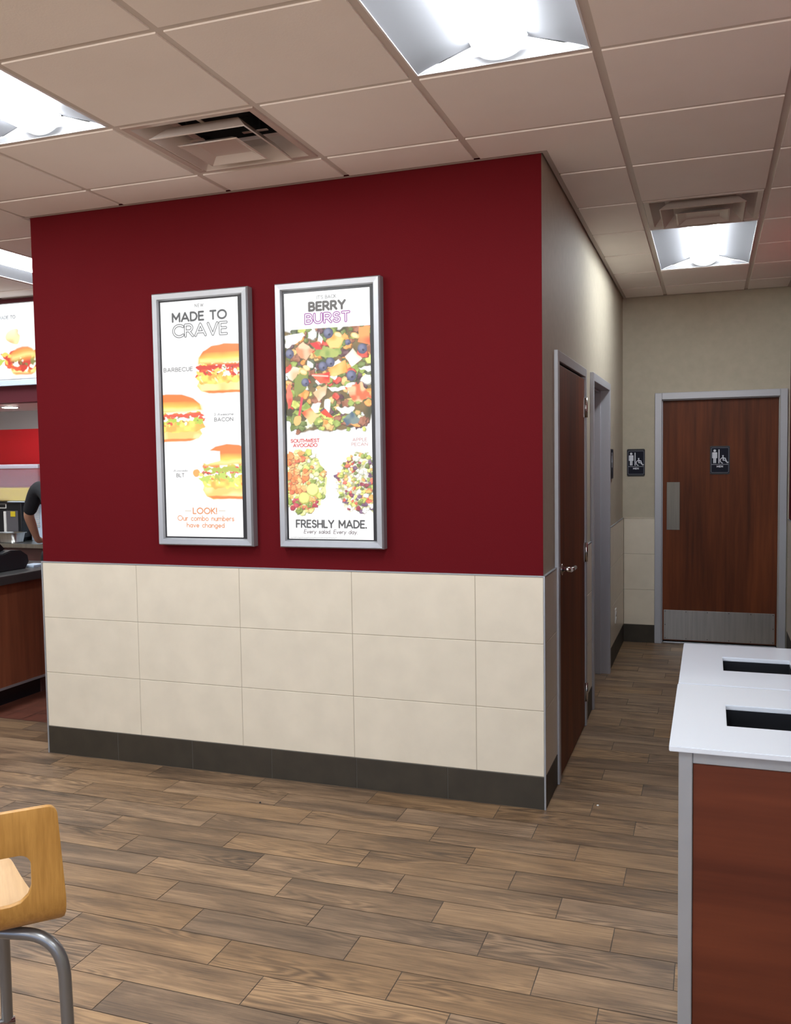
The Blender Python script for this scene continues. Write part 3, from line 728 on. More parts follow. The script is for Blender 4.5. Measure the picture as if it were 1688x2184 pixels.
def make_vent():
    root = thing('ceiling_vent', '', 'ceiling vent', (0, 0, 0), 'square ceiling vents')
    h = G / 2 - .0145
    w = MB(); w.frustum((0, 0), h, .006, h - .004, 0, 'vent'); w.frustum((0, 0), h - .004, 0, h - .030, .001, 'vent'); w.frustum((0, 0), h - .030, .001, h - .095, .075, 'vent'); w.frustum((0, 0), h - .095, .075, .165, .079, 'vent'); w.frustum((0, 0), h, .006, h, .10, 'vent')
    obj('outer_cone', w, root, True)
    def shell(name, a, za, b, zb, lip=.006, flat=None):
        w = MB(); w.frustum((0, 0), a, za, b, zb, 'vent'); w.frustum((0, 0), a, za, a + lip, za + .002, 'vent'); w.frustum((0, 0), a + lip, za + .002, b + .003, zb + .003, 'vent')
        if flat: w.quad([(-b, b, zb), (b, b, zb), (b, -b, zb), (-b, -b, zb)], 'vent')
        return obj(name, w, root, True)
    shell('middle_cone', .205, -.026, .150, .030)
    shell('centre_cone', .125, -.036, .085, -.014, .008, True)
    for sx, sy in ((1, 0), (-1, 0), (0, 1), (0, -1)):
        w = MB()
        if sx: w.box(sx * .09, sx * .20, -.008, .008, .030, .033, 'vent')
        else: w.box(-.008, .008, sy * .09, sy * .20, .030, .033, 'vent')
        obj('bracket', w, root, True)
    w = MB(); bm = w.bm; i = w.mi('duct'); n = 32; a = [bm.verts.new((.15 * math.cos(2 * math.pi * k / n), .15 * math.sin(2 * math.pi * k / n), .075)) for k in range(n)]; b = [bm.verts.new((v.co.x, v.co.y, .30)) for v in a]
    for k in range(n):
        f = bm.faces.new((a[k], a[(k + 1) % n], b[(k + 1) % n], b[k])); f.smooth = True; f.material_index = i
    f = bm.faces.new(b); f.material_index = i
    w.frustum((0, 0), .166, .079, .166, .31, 'duct'); w.quad([(-.166, -.166, .31), (.166, -.166, .31), (.166, .166, .31), (-.166, .166, .31)], 'duct')
    w.cyl((0, 0, .15), .148, .004, 'Z', 'duct', 32)
    obj('duct_neck', w, root, True)
    return root
V = make_vent(); x, y = cell(-3, 0); V.location = (x + G / 2, y + G / 2, H); V['label'] = 'square glossy ceiling air vent above the two lit menu posters'
x, y = cell(0, 3); dup(V, (x + G / 2, y + G / 2, H), 'square glossy ceiling air vent in the corridor before the corridor light')

# ================================================================== LIT POSTERS
K = 1.0
BLK = lin(70, 72, 74); GREY = lin(112, 112, 112); ORA = lin(208, 132, 82)
def bun(c, pts, top, low, seed):
    c.poly(pts, top, .006, 18, seed, 3.5)
def burger(c, x0, x1, yt, yb, seed, kind=0):
    """Sandwich picture in the box x0..x1, yt..yb (may run off the print)."""
    w = x1 - x0; h = yb - yt; X = lambda u: x0 + u * w; Y = lambda v: yt + v * h; r = np.random.RandomState(seed)
    OR1, OR2, YE, LY = (1.0, .20, .030), (1.0, .30, .05), (1.0, .62, .085), (1.0, .84, .36)
    # bottom bun
    c.poly([(X(.06), Y(.74)), (X(.94), Y(.74)), (X(.97), Y(.84)), (X(.92), Y(.95)), (X(.80), Y(.99)), (X(.22), Y(1.0)), (X(.10), Y(.95)), (X(.03), Y(.84))], (1.0, .58, .16), .006, 16, seed, 3, LY, 9)
    c.poly([(X(.12), Y(.945)), (X(.88), Y(.945)), (X(.80), Y(1.0)), (X(.22), Y(1.0))], OR1, .004, 18, seed + 1, 5)
    # crispy fillet
    c.poly([(X(.0), Y(.66)), (X(.08), Y(.58)), (X(.95), Y(.56)), (X(1.02), Y(.68)), (X(.94), Y(.79)), (X(.10), Y(.81))], (.98, .42, .07), .016, 26, seed + 2, 2.5, (1.0, .76, .14), 16)
    for k in range(16):
        c.ell(X(r.uniform(.02, .98)), Y(r.uniform(.60, .78)), .012 + .02 * r.rand(), .008 + .012 * r.rand(), [(1.0, .80, .18), (.90, .27, .04), (1.0, .90, .45)][k % 3], r.uniform(0, 90), wob=.008, seed=seed + k, soft=3)
    # fillings
    lay = {0: [((.62, .04, .02), .48), ((.80, .10, .03), .55), ((1.0, .62, .12), .52)], 1: [((.45, .58, .06), .50), ((.78, .09, .04), .57), ((1, .97, .86), .47)], 2: [((.42, .48, .06), .52), ((.75, .06, .05), .45), ((.50, .62, .10), .58)]}[kind]
    for k in range(46):
        col, v = lay[k % 3]
        c.ell(X(r.uniform(.04, .98)), Y(v - .01 + r.uniform(-.10, .08)), .035 + .05 * r.rand(), .014 + .018 * r.rand(), col, r.uniform(-30, 30), wob=.016, ws=40, seed=seed + 40 + k, soft=2)
    c.poly([(X(.05), Y(.43)), (X(.98), Y(.41)), (X(.99), Y(.49)), (X(.05), Y(.51))], lay[0][0] if kind != 1 else lay[1][0], .018, 34, seed + 3, 2)
    for k in range(9):
        c.ell(X(r.uniform(.1, .95)), Y(r.uniform(.46, .66)), .02 + .03 * r.rand(), .012 + .014 * r.rand(), (1, .96, .82) if k % 2 else lay[0][0], r.uniform(0, 180), wob=.012, ws=44, seed=seed + 80 + k, soft=2)
    for k in range(14):
        c.ell(X(r.uniform(.05, .98)), Y(r.uniform(.45, .62)), .006 + .012 * r.rand(), .005 + .006 * r.rand(), (.30, .05, .02) if k % 2 else (.22, .22, .05), r.uniform(0, 180), wob=.006, ws=60, seed=seed + 120 + k, soft=2)
    # top bun with light belly
    dome = [(X(.06), Y(.42)), (X(.07), Y(.26)), (X(.14), Y(.13)), (X(.28), Y(.04)), (X(.48), Y(.0)), (X(.70), Y(.02)), (X(.86), Y(.10)), (X(.95), Y(.22)), (X(.97), Y(.345)), (X(.5), Y(.375)), (X(.07), Y(.385))]
    c.poly(dome, OR1, .004, 12, seed + 4, 4)
    c.poly([(X(.06), Y(.38)), (X(.07), Y(.26)), (X(.25), Y(.23)), (X(.50), Y(.21)), (X(.75), Y(.22)), (X(.96), Y(.26)), (X(.97), Y(.35)), (X(.5), Y(.38))], YE, .012, 10, seed + 5, 22)
    c.poly([(X(.10), Y(.32)), (X(.9), Y(.30)), (X(.92), Y(.34)), (X(.10), Y(.37))], LY, .010, 10, seed + 6, 14)

def poster_burgers():
    c = Canvas(2.668, 300, 3); A = 2.668
    burger(c, .43, 1.22, .188 * A, .393 * A, 11, 0)
    burger(c, -.42, .53, .389 * A, .592 * A, 31, 1)
    burger(c, .47, 1.18, .606 * A, .838 * A, 51, 2)
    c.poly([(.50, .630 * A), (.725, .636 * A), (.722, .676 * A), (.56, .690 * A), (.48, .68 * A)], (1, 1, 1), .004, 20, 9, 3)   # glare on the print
    c.ell(.41, .727 * A, .045, .045, (1.0, .36, .08), wob=.008, seed=8); c.ell(.47, .735 * A, .03, .02, (.9, .75, .2), wob=.01, seed=18)
    c.text('NEW', .452, .56, .0295 * A, .013 * A, 0.007, GREY, .5)
    c.text('MADE TO', .158, .848, .0840 * A, .0335 * A, 0.024, BLK, .26)
    c.text('CRAVE', .165, .848, .1480 * A, .0470 * A, 0.034, BLK, .24, inline=.38)
    c.text('BARBECUE', .022, .398, .294 * A, .0155 * A, 0.0085, lin(88, 88, 88), .26)
    c.text('3 Awesome', .66, .905, .4865 * A, .0095 * A, 0.0062, lin(130, 130, 130), .2, .12)
    c.text('BACON', .665, .900, .5105 * A, .0145 * A, 0.0085, lin(92, 92, 92), .26)
    c.text('Avocado', .11, .296, .7205 * A, .0085 * A, 0.0062, lin(132, 132, 132), .2, .12)
    c.text('BLT', .15, .25, .7435 * A, .0145 * A, 0.0085, lin(92, 92, 92), .26)
    for x in (.80, .235):
        y = (.465 if x > .5 else .690) * A; c.strokes([[(x - .03, y), (x - .03, y + .03)], [(x + .03, y), (x + .03, y + .03)]], .008, lin(232, 238, 238))
    c.text('LOOK!', .356, .66, .9005 * A, .0235 * A, 0.0155, ORA, .26)
    c.strokes([[(.25, .889 * A), (.329, .889 * A)], [(.689, .888 * A), (.771, .888 * A)]], .010, lin(190, 170, 150))
    c.text('Our combo numbers', .15, .88, .9305 * A, .0205 * A, 0.0105, ORA, .2)
    c.text('have changed', .27, .755, .9590 * A, .0190 * A, 0.0105, ORA, .2)
    return c

def salad(c, inside, n, cols, size, seed, y0, y1, x0=0.0, x1=1.0):
    r = np.random.RandomState(seed)
    for k in range(n):
        x, y = r.uniform(x0, x1), r.uniform(y0, y1)
        if not inside(x, y): continue
        col = cols[r.randint(len(cols))]; s = size * (.6 + .9 * r.rand())
        m = r.randint(5, 8); ph = r.rand() * 6.3
        pts = [(x + s * (.6 + .5 * r.rand()) * math.cos(ph + 6.283 * q / m), y + s * (.45 + .5 * r.rand()) * math.sin(ph + 6.283 * q / m)) for q in range(m)]
        c.poly(pts, [v * .35 for v in col], .008, 40, seed + k % 37, 2)
        pts2 = [(x + (a - x) * .86 - .003, y + (b - y) * .86 - .004) for a, b in pts]
        c.poly(pts2, col, .008, 40, seed + k % 37, 2.5, [min(1.0, v * 1.3 + .05) for v in col], 30)

def poster_salads():
    c = Canvas(2.668, 300, 5); A = 2.668; P = lambda *q: [(x, y * A) for x, y in q]
    G1, G2, G3, LG_, RD, OR, WH, PU, BR = (.14, .19, .03), (.26, .34, .05), (.07, .09, .03), (.55, .60, .12), (.62, .05, .02), (.80, .30, .05), (1, .97, .90), (.10, .03, .04), (.30, .10, .04)
    bot = P((.006, .511), (.134, .560), (.22, .555), (.315, .560), (.40, .552), (.492, .566), (.60, .556), (.703, .560), (.80, .540), (.913, .526), (1.0, .527))
    c.poly([(-.1, .146 * A), (1.1, .149 * A)] + bot[::-1], (.06, .055, .015), .03, 14, 2, 6, (.20, .13, .04), 9)
    def ins(x, y): return .150 * A < y < (.555 - .03 * abs(2 * x - 1) ** 2) * A
    salad(c, ins, 260, [G1, G2, G2, G3, G1, LG_, RD, OR, PU, BR, BR, (.75, .45, .15), WH], .060, 21, .14 * A, .56 * A)
    salad(c, lambda x, y: .50 * A < y < .565 * A, 30, [LG_, G2, OR, LG_, (.9, .85, .5), BR, G1], .055, 22, .5 * A, .565 * A)
    c.poly([(-.1, .13 * A), (1.1, .13 * A), (1.1, .148 * A), (-.1, .146 * A)], (1, 1, 1), soft=1.5)
    # named pieces
    c.poly(P((.337, .247), (.48, .223), (.58, .235), (.68, .227), (.66, .25), (.599, .269), (.459, .273)), (.24, .34, .07), .02, 24, 3, 2, (.42, .48, .12), 18)
    c.poly(P((.098, .39), (.115, .345), (.217, .304), (.278, .32), (.256, .383), (.118, .421)), (.11, .15, .03), .008, 20, 4, 2, (.26, .30, .06), 10)
    for k, q in enumerate((((.481, .199), (.597, .169), (.708, .195), (.637, .229), (.532, .23)), ((.505, .312), (.712, .28), (.73, .325), (.533, .346)))):
        c.poly(P(*q), (.78, .24, .03), .006, 20, 6 + k, 2.5, (.95, .50, .10), 12); c.poly([(.1 * .6 + x * .9, y) for x, y in P(*q)], (.9, .40, .07), .006, 20, 9 + k, 3, (1, .62, .2), 14)
    c.poly(P((.115, .221), (.225, .198), (.347, .232), (.246, .275), (.158, .252)), (.80, .30, .14), .012, 22, 10, 2, (1, .62, .40), 16)
    c.poly(P((.304, .33), (.526, .325), (.523, .366), (.408, .368)), (.80, .03, .015), .006, 20, 11, 2, (1, .14, .06), 10); c.strokes([P((.32, .334), (.50, .340))], .016, (1, .55, .45))
    c.poly(P((.291, .204), (.376, .2), (.444, .231), (.373, .232)), (.70, .03, .03), .006, 20, 12, 2)
    for q in (((.007, .328), (.092, .292), (.181, .307), (.078, .357)), ((.326, .405), (.488, .372), (.467, .416), (.394, .442)), ((.70, .265), (.80, .235), (.90, .28), (.78, .31))):
        c.poly(P(*q), (.92, .52, .28), .010, 22, 13, 3, WH, 9)
    for q in (((-.01, .171), (.21, .157), (.244, .176), (.025, .22)), ((.491, .388), (.679, .384), (.757, .393), (.556, .403)), ((.276, .481), (.323, .445), (.403, .446), (.383, .485)), ((.587, .466), (.804, .468), (.76, .49), (.673, .494)), ((.41, .16), (.45, .19), (.43, .212), (.39, .195)), ((.27, .27), (.33, .29), (.33, .305), (.26, .30)), ((.46, .43), (.53, .435), (.50, .50), (.46, .49)), ((.53, .345), (.60, .34), (.59, .36)), ((.86, .315), (.99, .305), (.99, .33))):
        c.poly(P(*q), (1, .99, .95), .012, 26, 14, 2.5)
    c.poly(P((.857, .213), (.878, .152), (.992, .151), (.997, .226)), (.85, .05, .02), .010, 20, 15, 2, (1, .35, .10), 9)
    c.poly(P((.177, .483), (.286, .462), (.391, .497), (.29, .532)), (.85, .12, .03), .008, 20, 16, 2, (1, .62, .25), 10); c.poly(P((.4, .485), (.463, .471), (.558, .512), (.46, .50)), (.85, .06, .02), .008, 20, 17, 2)
    c.poly(P((.0, .385), (.06, .36), (.08, .43), (.02, .47)), (.75, .04, .03), .010, 20, 18, 2, (.95, .2, .12), 20); c.poly(P((.70, .39), (.90, .37), (.99, .43), (.80, .45)), (.85, .15, .05), .02, 26, 19, 2, (1, .55, .3), 20)
    c.strokes([P((.19, .425), (.15, .50))], .028, (.70, .06, .09)); c.ell(.13, .515 * A, .045, .055, (.88, .50, .16), 30, wob=.006)
    for x, y in ((.21, .318), (.25, .303), (.63, .178), (.82, .185)): c.ell(x, y * A, .05, .03, (.92, .56, .20), 25, wob=.006, seed=int(x * 90)); c.ell(x, y * A, .036, .02, (1, .72, .40), 25, wob=.004)
    c.poly(P((.671, .518), (.777, .483), (.862, .522), (.722, .542)), (.07, .13, .19), .02, 24, 24, 3, (.20, .26, .24), 18)
    for x, y, r in ((.516, .169, .054), (.739, .21, .030), (.904, .238, .052), (.055, .243, .048), (.533, .285, .05), (.444, .30, .048), (.773, .342, .054), (.233, .361, .043)):
        c.ell(x, y * A, r * 1.06, r * 1.06, (.035, .035, .06), wob=.003); c.ell(x, y * A, r, r, (.085, .09, .17), soft=3); c.ell(x - r * .25, y * A - r * .25, r * .62, r * .6, (.20, .21, .33), soft=8); c.ell(x + r * .2, y * A + r * .3, r * .25, r * .22, (.03, .03, .06), wob=.004)
    # two smaller bowls
    def bl(x, y): return ((x - .17) / .285) ** 2 + ((y / A - .765) / .128) ** 2 < 1
    c.ell(.165, .765 * A, .285, .128 * A, (.50, .55, .14), wob=.03, ws=20, soft=3, col2=(.85, .85, .35), cs=12)
    salad(c, bl, 210, [LG_, (.75, .80, .30), (.95, .92, .55), (.9, .35, .08), G2], .040, 61, .63 * A, .90 * A, -.02, .47)
    salad(c, lambda x, y: bl(x, y) and x < .22 and .66 * A < y < .81 * A, 60, [(.95, .25, .06), (.85, .14, .04), (1, .45, .15)], .042, 62, .66 * A, .81 * A, 0, .22)
    salad(c, lambda x, y: bl(x, y) and y > .845 * A, 60, [(.45, .03, .06), (.8, .2, .06), G2, (.9, .6, .2)], .035, 63, .84 * A, .9 * A, 0, .4)
    c.ell(.298, .800 * A, .072, .068, (.48, .50, .10)); c.ell(.294, .796 * A, .066, .060, (.86, .82, .28), wob=.008, soft=4); c.ell(.190, .832 * A, .068, .066, (.42, .42, .08)); c.ell(.188, .829 * A, .060, .058, (.80, .74, .22), wob=.008, soft=4)
    def br(x, y): return ((x - .86) / .275) ** 2 + ((y / A - .775) / .122) ** 2 < 1
    c.ell(.86, .775 * A, .265, .118 * A, (.42, .42, .20), wob=.04, ws=22, soft=3, col2=(.95, .92, .75), cs=26)
    salad(c, br, 330, [G1, G2, LG_, (.9, .9, .7), WH, (.85, .12, .06), (.30, .03, .06), (.95, .45, .12), (.8, .72, .2), (.14, .06, .14)], .029, 71, .64 * A, .91 * A, .57, 1.02)
    c.text("IT'S BACK", .392, .612, .0305 * A, .0128 * A, 0.0075, lin(110, 110, 110), .26); c.strokes([[(.33, .0245 * A), (.37, .0245 * A)]], .006, lin(215, 215, 215))
    c.text('BERRY', .298, .712, .0745 * A, .0305 * A, 0.028, lin(74, 70, 68), .30)
    c.text('BURST', .252, .758, .1245 * A, .0345 * A, 0.034, lin(140, 60, 142), .27, inline=.30)
    c.text('SOUTHWEST', .046, .385, .6035 * A, .0128 * A, 0.0105, lin(196, 66, 62), .22); c.text('AVOCADO', .074, .360, .6220 * A, .0128 * A, 0.0105, lin(196, 66, 62), .22)
    c.text('APPLE', .775, .938, .6035 * A, .0120 * A, 0.007, lin(178, 128, 124), .24); c.text('PECAN', .762, .945, .6220 * A, .0120 * A, 0.007, lin(178, 128, 124), .24)
    c.text('FRESHLY MADE.', .092, .915, .9515 * A, .0285 * A, 0.019, lin(64, 66, 68), .26)
    c.text('Every salad. Every day.', .18, .81, .9765 * A, .0155 * A, 0.008, lin(96, 84, 88), .2, .16)
    r = np.random.RandomState(4)
    for k in range(64): c.strokes([[(.012 + .0088 * k, .9945 * A), (.012 + .0088 * k + .004, (.9945 + .004 * (r.rand() - .5)) * A)]], .006, lin(110, 110, 110))
    return c

def display(label, cv, x0, x1, z0, z1, sx0, sx1, sz0, sz1):
    t = thing('menu_poster', label, 'menu poster', ((x0 + x1) / 2, .010, z0), 'lit menu posters on the red wall')
    yw, yf = .010, -.042
    # mitred frame: outer edge, sloped face, inner lip
    w = MB(); bm = w.bm; i = w.mi('alu'); fw = .036
    prof = [(0, yw), (0, yf + .010), (.006, yf), (fw - .006, yf + .002), (fw, yf + .012), (fw, yf + .03)]
    loops = [[bm.verts.new(p) for p in ((x0 + d, y, z0 + d), (x1 - d, y, z0 + d), (x1 - d, y, z1 - d), (x0 + d, y, z1 - d))] for d, y in prof]
    for a, b in zip(loops[:-1], loops[1:]):
        for k in range(4):
            f = bm.faces.new((a[k], a[(k + 1) % 4], b[(k + 1) % 4], b[k])); f.material_index = i
    bmesh.ops.recalc_face_normals(bm, faces=bm.faces[:])
    obj('frame', w, t)
    w = MB(); a, b = x0 + fw, x1 - fw; c, d = z0 + fw, z1 - fw; yb = yf + .016
    w.box(a, sx0, yb, yb + .012, c, d, 'black'); w.box(sx1, b, yb, yb + .012, c, d, 'black'); w.box(sx0, sx1, yb, yb + .012, c, sz0, 'black'); w.box(sx0, sx1, yb, yb + .012, sz1, d, 'black'); w.box(a, b, yb + .012, yb + .02, c, d, 'black')
    obj('bezel', w, t)
    wd = sx1 - sx0
    print_grid('lit_print', cv, (sx0, yb + .004, sz1), (1, 0, 0), (0, 0, 1), wd, t, 'screen')
    return t
display('lit silver framed menu poster with three sandwiches, the left one on the red wall', poster_burgers(), -1.940, -1.405, 1.151, 2.397, -1.899, -1.464, 1.194, 2.354)
display('lit silver framed menu poster with salads and berries, the right one on the red wall', poster_salads(), -1.262, -.733, 1.151, 2.394, -1.219, -.786, 1.192, 2.347)

# ================================================================== WASTE UNITS
def waste_unit(label, y0, y1, x0=.590, x1=1.225, zt=.880):
    t = thing('waste_cabinet', label, 'waste cabinet', ((x0 + x1) / 2, (y0 + y1) / 2, 0), 'waste cabinets with white tops')
    hx0, hx1 = .722, .929; yc = y0 + (y1 - y0) * .497; hy0, hy1 = yc - .100, yc + .100
    # top: slab with a rectangular opening
    w = MB(); bm = w.bm; i = w.mi('quartz'); tk = .0135
    xs, ys = [x0, hx0, hx1, x1], [y0 + .001, hy0, hy1, y1 - .001]; gv = {}
    def gvx(a, b, z):
        k = (a, b, z)
        if k not in gv: gv[k] = bm.verts.new((xs[a], ys[b], z))
        return gv[k]
    for z in (zt, zt - tk):
        for a in range(3):
            for b in range(3):
                if a == 1 and b == 1: continue
                q = (gvx(a, b, z), gvx(a + 1, b, z), gvx(a + 1, b + 1, z), gvx(a, b + 1, z)); bm.faces.new(q if z == zt else q[::-1])
    for e in [e for e in bm.edges if len(e.link_faces) == 1 and all(abs(v.co.z - zt) < 1e-6 for v in e.verts)]:
        a, b = e.verts
        la = [v for v in gv.values() if (v.co.xy - a.co.xy).length < 1e-6 and v.co.z < zt - .001][0]; lb = [v for v in gv.values() if (v.co.xy - b.co.xy).length < 1e-6 and v.co.z < zt - .001][0]
        bm.faces.new((a, b, lb, la))
    bmesh.ops.recalc_face_normals(bm, faces=bm.faces[:])
    es = [e for e in bm.edges if len(e.link_faces) == 2 and e.calc_face_angle(0) > 1.0]
    bmesh.ops.bevel(bm, geom=es, offset=.0016, segments=2, affect='EDGES')
    for f in bm.faces: f.material_index = i
    o = obj('top_slab', w, t); o['label'] = 'white quartz top with rectangular drop opening'
    # chute liner
    w = MB(); z1, z0 = zt - tk, zt - .16
    for q in ([(hx0, hy0), (hx1, hy0)], [(hx1, hy0), (hx1, hy1)], [(hx1, hy1), (hx0, hy1)], [(hx0, hy1), (hx0, hy0)]):
        (a, b), (c, d) = q; w.quad([(a, b, z1), (c, d, z1), (c, d, z0), (a, b, z0)], 'black')
    w.quad([(hx0, hy0, z0), (hx1, hy0, z0), (hx1, hy1, z0), (hx0, hy1, z0)], 'dark'); o = obj('chute', w, t); o['label'] = 'black waste chute'
    # metal frame
    w = MB(); zc = zt - tk; fx0, fx1, fy0, fy1 = x0 + .021, x1 - .01, y0 + .020, y1 - .004
    for a, b in ((fx0, fx0 + .032), (fx1 - .032, fx1)):
        for c, d in ((fy0, fy0 + .032), (fy1 - .032, fy1)): w.box(a, b, c, d, .0, zc, 'alu', .002, 1)
    for z in (zc - .031, .05):
        w.box(fx0 + .032, fx1 - .032, fy0 + .001, fy0 + .031, z, z + .0305, 'alu', .002, 1); w.box(fx0 + .032, fx1 - .032, fy1 - .031, fy1 - .001, z, z + .0305, 'alu', .002, 1)
        w.box(fx0 + .001, fx0 + .031, fy0 + .032, fy1 - .032, z, z + .0305, 'alu', .002, 1); w.box(fx1 - .031, fx1 - .001, fy0 + .032, fy1 - .032, z, z + .0305, 'alu', .002, 1)
    obj('frame', w, t)
    for nm, b in (('end_panel', (fx0 + .033, fx1 - .033, fy0 + .006, fy0 + .022)), ('end_panel', (fx0 + .033, fx1 - .033, fy1 - .022, fy1 - .006)), ('side_panel', (fx0 + .006, fx0 + .022, fy0 + .033, fy1 - .033)), ('side_panel', (fx1 - .022, fx1 - .006, fy0 + .033, fy1 - .033))):
        w = MB(); w.box(*b, .081, zc - .032, 'trashwood', .001, 1); o = obj(nm, w, t)
    return t
waste_unit('nearest of the two white topped waste cabinets, its reddish wood end panel facing the viewer', -1.702, -1.091)
waste_unit('white topped waste cabinet standing behind the nearer one, towards the far restroom door', -1.083, -.485, .592)

# ================================================================== STOOL
def build_stool():
    root = thing('bar_stool', 'oak plywood bar stool with cut-out back and grey tubular legs', 'stool')
    a = Vector((.7071, .7071, 0)); n = Vector((-.7071, .7071, 0)); T = Vector((-.409, -2.632, 0))
    uc = -.195                                           # centre of the stool along the back
    base = T + a * uc + n * .19
    root.location = base
    root.rotation_euler = (0, 0, math.radians(45))        # local x along the back, local y into the seat
    # local: x = u-uc, y = v-.19 ; profile point at distance s below the top edge
    R = .052; ztop, zseat = .972, .748
    def prof(s):
        lean = lambda z: (ztop - z) * .06 - .19
        s1 = ztop - (zseat + R)
        if s <= s1: z = ztop - s; return lean(z), z
        yb = lean(zseat + R); q = (s - s1) / R
        if q < math.pi / 2: return yb + R * (1 - math.cos(q)), zseat + R - R * math.sin(q)
        r = s - s1 - R * math.pi / 2; return yb + R + r, zseat + .014 * math.sin(min(1, r / .30) * math.pi) * -1 + (0 if r < .26 else -(r - .26) ** 2 * 3.0)
    s1 = ztop - (zseat + R)
    bm = bmesh.new()
    nb, ns, nt = 13, 9, 13
    def hwid(s):   # half width of the shell
        return .205 + .011 * (s / s1)
    def outer():
        p = []; rc = .018
        for k in range(nb): p.append((-hwid(s1) + 2 * hwid(s1) * k / (nb - 1), s1))
        for k in range(1, ns): s = s1 - (s1 - rc) * k / ns; p.append((hwid(s), s))
        for k in range(7): ang = math.pi / 2 * k / 6; p.append((hwid(rc) - rc + rc * math.cos(ang), rc - rc * math.sin(ang)))
        for k in range(1, nt): p.append((.187 - 2 * .187 * k / nt, 0))
        for k in range(7): ang = math.pi / 2 * k / 6; p.append((-hwid(rc) + rc - rc * math.sin(ang), rc - rc * math.cos(ang)))
        for k in range(1, ns): s = rc + (s1 - rc) * k / ns; p.append((-hwid(s), s))
        return p
    def inner(n):
        x, t0, t1, r = .160, .080, .170, .034; pts = []
        for k in range(4): ang = math.pi / 2 * k / 3 * .92 + .12; pts.append((-x + r - r * math.cos(ang), t1 - r + r * math.sin(ang)))
        pts += [(-x + r + (2 * x - 2 * r) * (k + 1) / (nb - 7), t1) for k in range(nb - 8)]
        for k in range(4): ang = math.pi / 2 * (1 - k / 3 * .92); pts.append((x - r + r * math.cos(ang), t1 - r + r * math.sin(ang)))
        for k in range(1, ns): pts.append((x, t1 - r - (t1 - t0 - 2 * r * .75) * k / ns))
        for k in range(7): ang = math.pi / 2 * k / 6; rr = .020; pts.append((x - rr + rr * math.cos(ang), t0 + rr - rr * math.sin(ang)))
        for k in range(1, nt): pts.append((x - .02 - 2 * (x - .02) * k / nt, t0))
        for k in range(7): ang = math.pi / 2 * k / 6; rr = .020; pts.append((-x + rr - rr * math.sin(ang), t0 + rr - rr * math.cos(ang)))
        for k in range(1, ns): pts.append((-x, t0 + .02 + (t1 - r - t0 - .02) * k / ns))
        return pts
    po, pi_ = outer(), inner(0); assert len(po) == len(pi_)
    def vert(u, s): y, z = prof(s); return bm.verts.new((u, y, z))
    rings = [[vert(x0 + (x1 - x0) * t, y0 + (y1 - y0) * t) for (x0, y0), (x1, y1) in zip(po, pi_)] for t in (0, .33, .66, 1)]
    for r0, r1 in zip(rings[:-1], rings[1:]):
        for k in range(len(r0)): bm.faces.new((r0[k], r0[(k + 1) % len(r0)], r1[(k + 1) % len(r0)], r1[k]))
    row = rings[0][:nb]; slen = s1 + R * math.pi / 2 + .335
    for k in range(1, 29):
        s = s1 + (slen - s1) * k / 28; q = (s - s1) / R
        yy = prof(s)[0]; e_ = min(1.0, max(0.0, (yy + .180) / .12)); hw = .216 - .036 * e_ * e_ * (3 - 2 * e_) - .20 * max(0.0, yy + .06)
        end = slen - s
        if end < .07: hw -= .07 - math.sqrt(max(0, .07 ** 2 - (.07 - end) ** 2))
        new = [vert(-hw + 2 * hw * j / (nb - 1), s) for j in range(nb)]
        for j in range(nb - 1): f = bm.faces.new((row[j], new[j], new[j + 1], row[j + 1])); f.material_index = 1 if q > 1.7 else 0
        row = new
    for f in bm.faces: f.smooth = True
    bmesh.ops.recalc_face_normals(bm, faces=bm.faces[:])
    me = bpy.data.meshes.new('shell'); bm.to_mesh(me); bm.free(); me.materials.append(M['ply']); me.materials.append(M['plyseat'])
    o = link('shell', me, root); o['label'] = 'bent oak plywood seat and back in one piece'
    sm = o.modifiers.new('thick', 'SOLIDIFY'); sm.thickness = .011; sm.offset = 0
    bv = o.modifiers.new('round', 'BEVEL'); bv.width = .0018; bv.segments = 2; bv.limit_method = 'ANGLE'; bv.angle_limit = math.radians(50)
    # legs: bent tubes from under the seat
    rt = .0112; zt = zseat - .020
    def leg(sx, sy):
        ex, ey = (sx * .206, -.180) if sy < 0 else (sx * .114, .100)
        mid = Vector((sx * .040, -.070, zt)) if sy < 0 else Vector((sx * .055, -.02, zt)); P1 = Vector((ex, ey, zt)); d = (mid - P1).normalized()
        P0 = P1 + d * .07; P2 = P1 + Vector((sx * .003, .001 * sy, -.075))
        pts = [tuple(mid), tuple(mid * .5 + P0 * .5)]
        for k in range(13):
            t = k / 12; pts.append(tuple(P0 * (1 - t) ** 2 + P1 * 2 * t * (1 - t) + P2 * t * t))
        f = 1.0 if sy < 0 else .4
        pts += [(ex + sx * .008 * f, ey + sy * .004, .40), (ex + sx * .018 * f, ey + sy * .010, .012)]
        w = MB(); w.tube(pts, rt, 'tube'); o = obj('leg', w, root, True)
        w = MB(); w.cyl((ex + sx * .018 * f, ey + sy * .010, 0), .014, .02, 'Z', 'black', 16); obj('foot_glide', w, o, True)
    for sx in (-1, 1):
        for sy in (-1, 1): leg(sx, sy)
    w = MB(); w.box(-.07, .07, -.10, .0, zt - .004, zt + .014, 'tube', .003, 1); obj('seat_bracket', w, root, True)
    w = MB(); w.tube([(-.132, .1015, .430), (.132, .1015, .430)], .0105, 'chrome'); o = obj('footrest', w, root, True); o['label'] = 'shiny footrest bar'
    return root
build_stool()

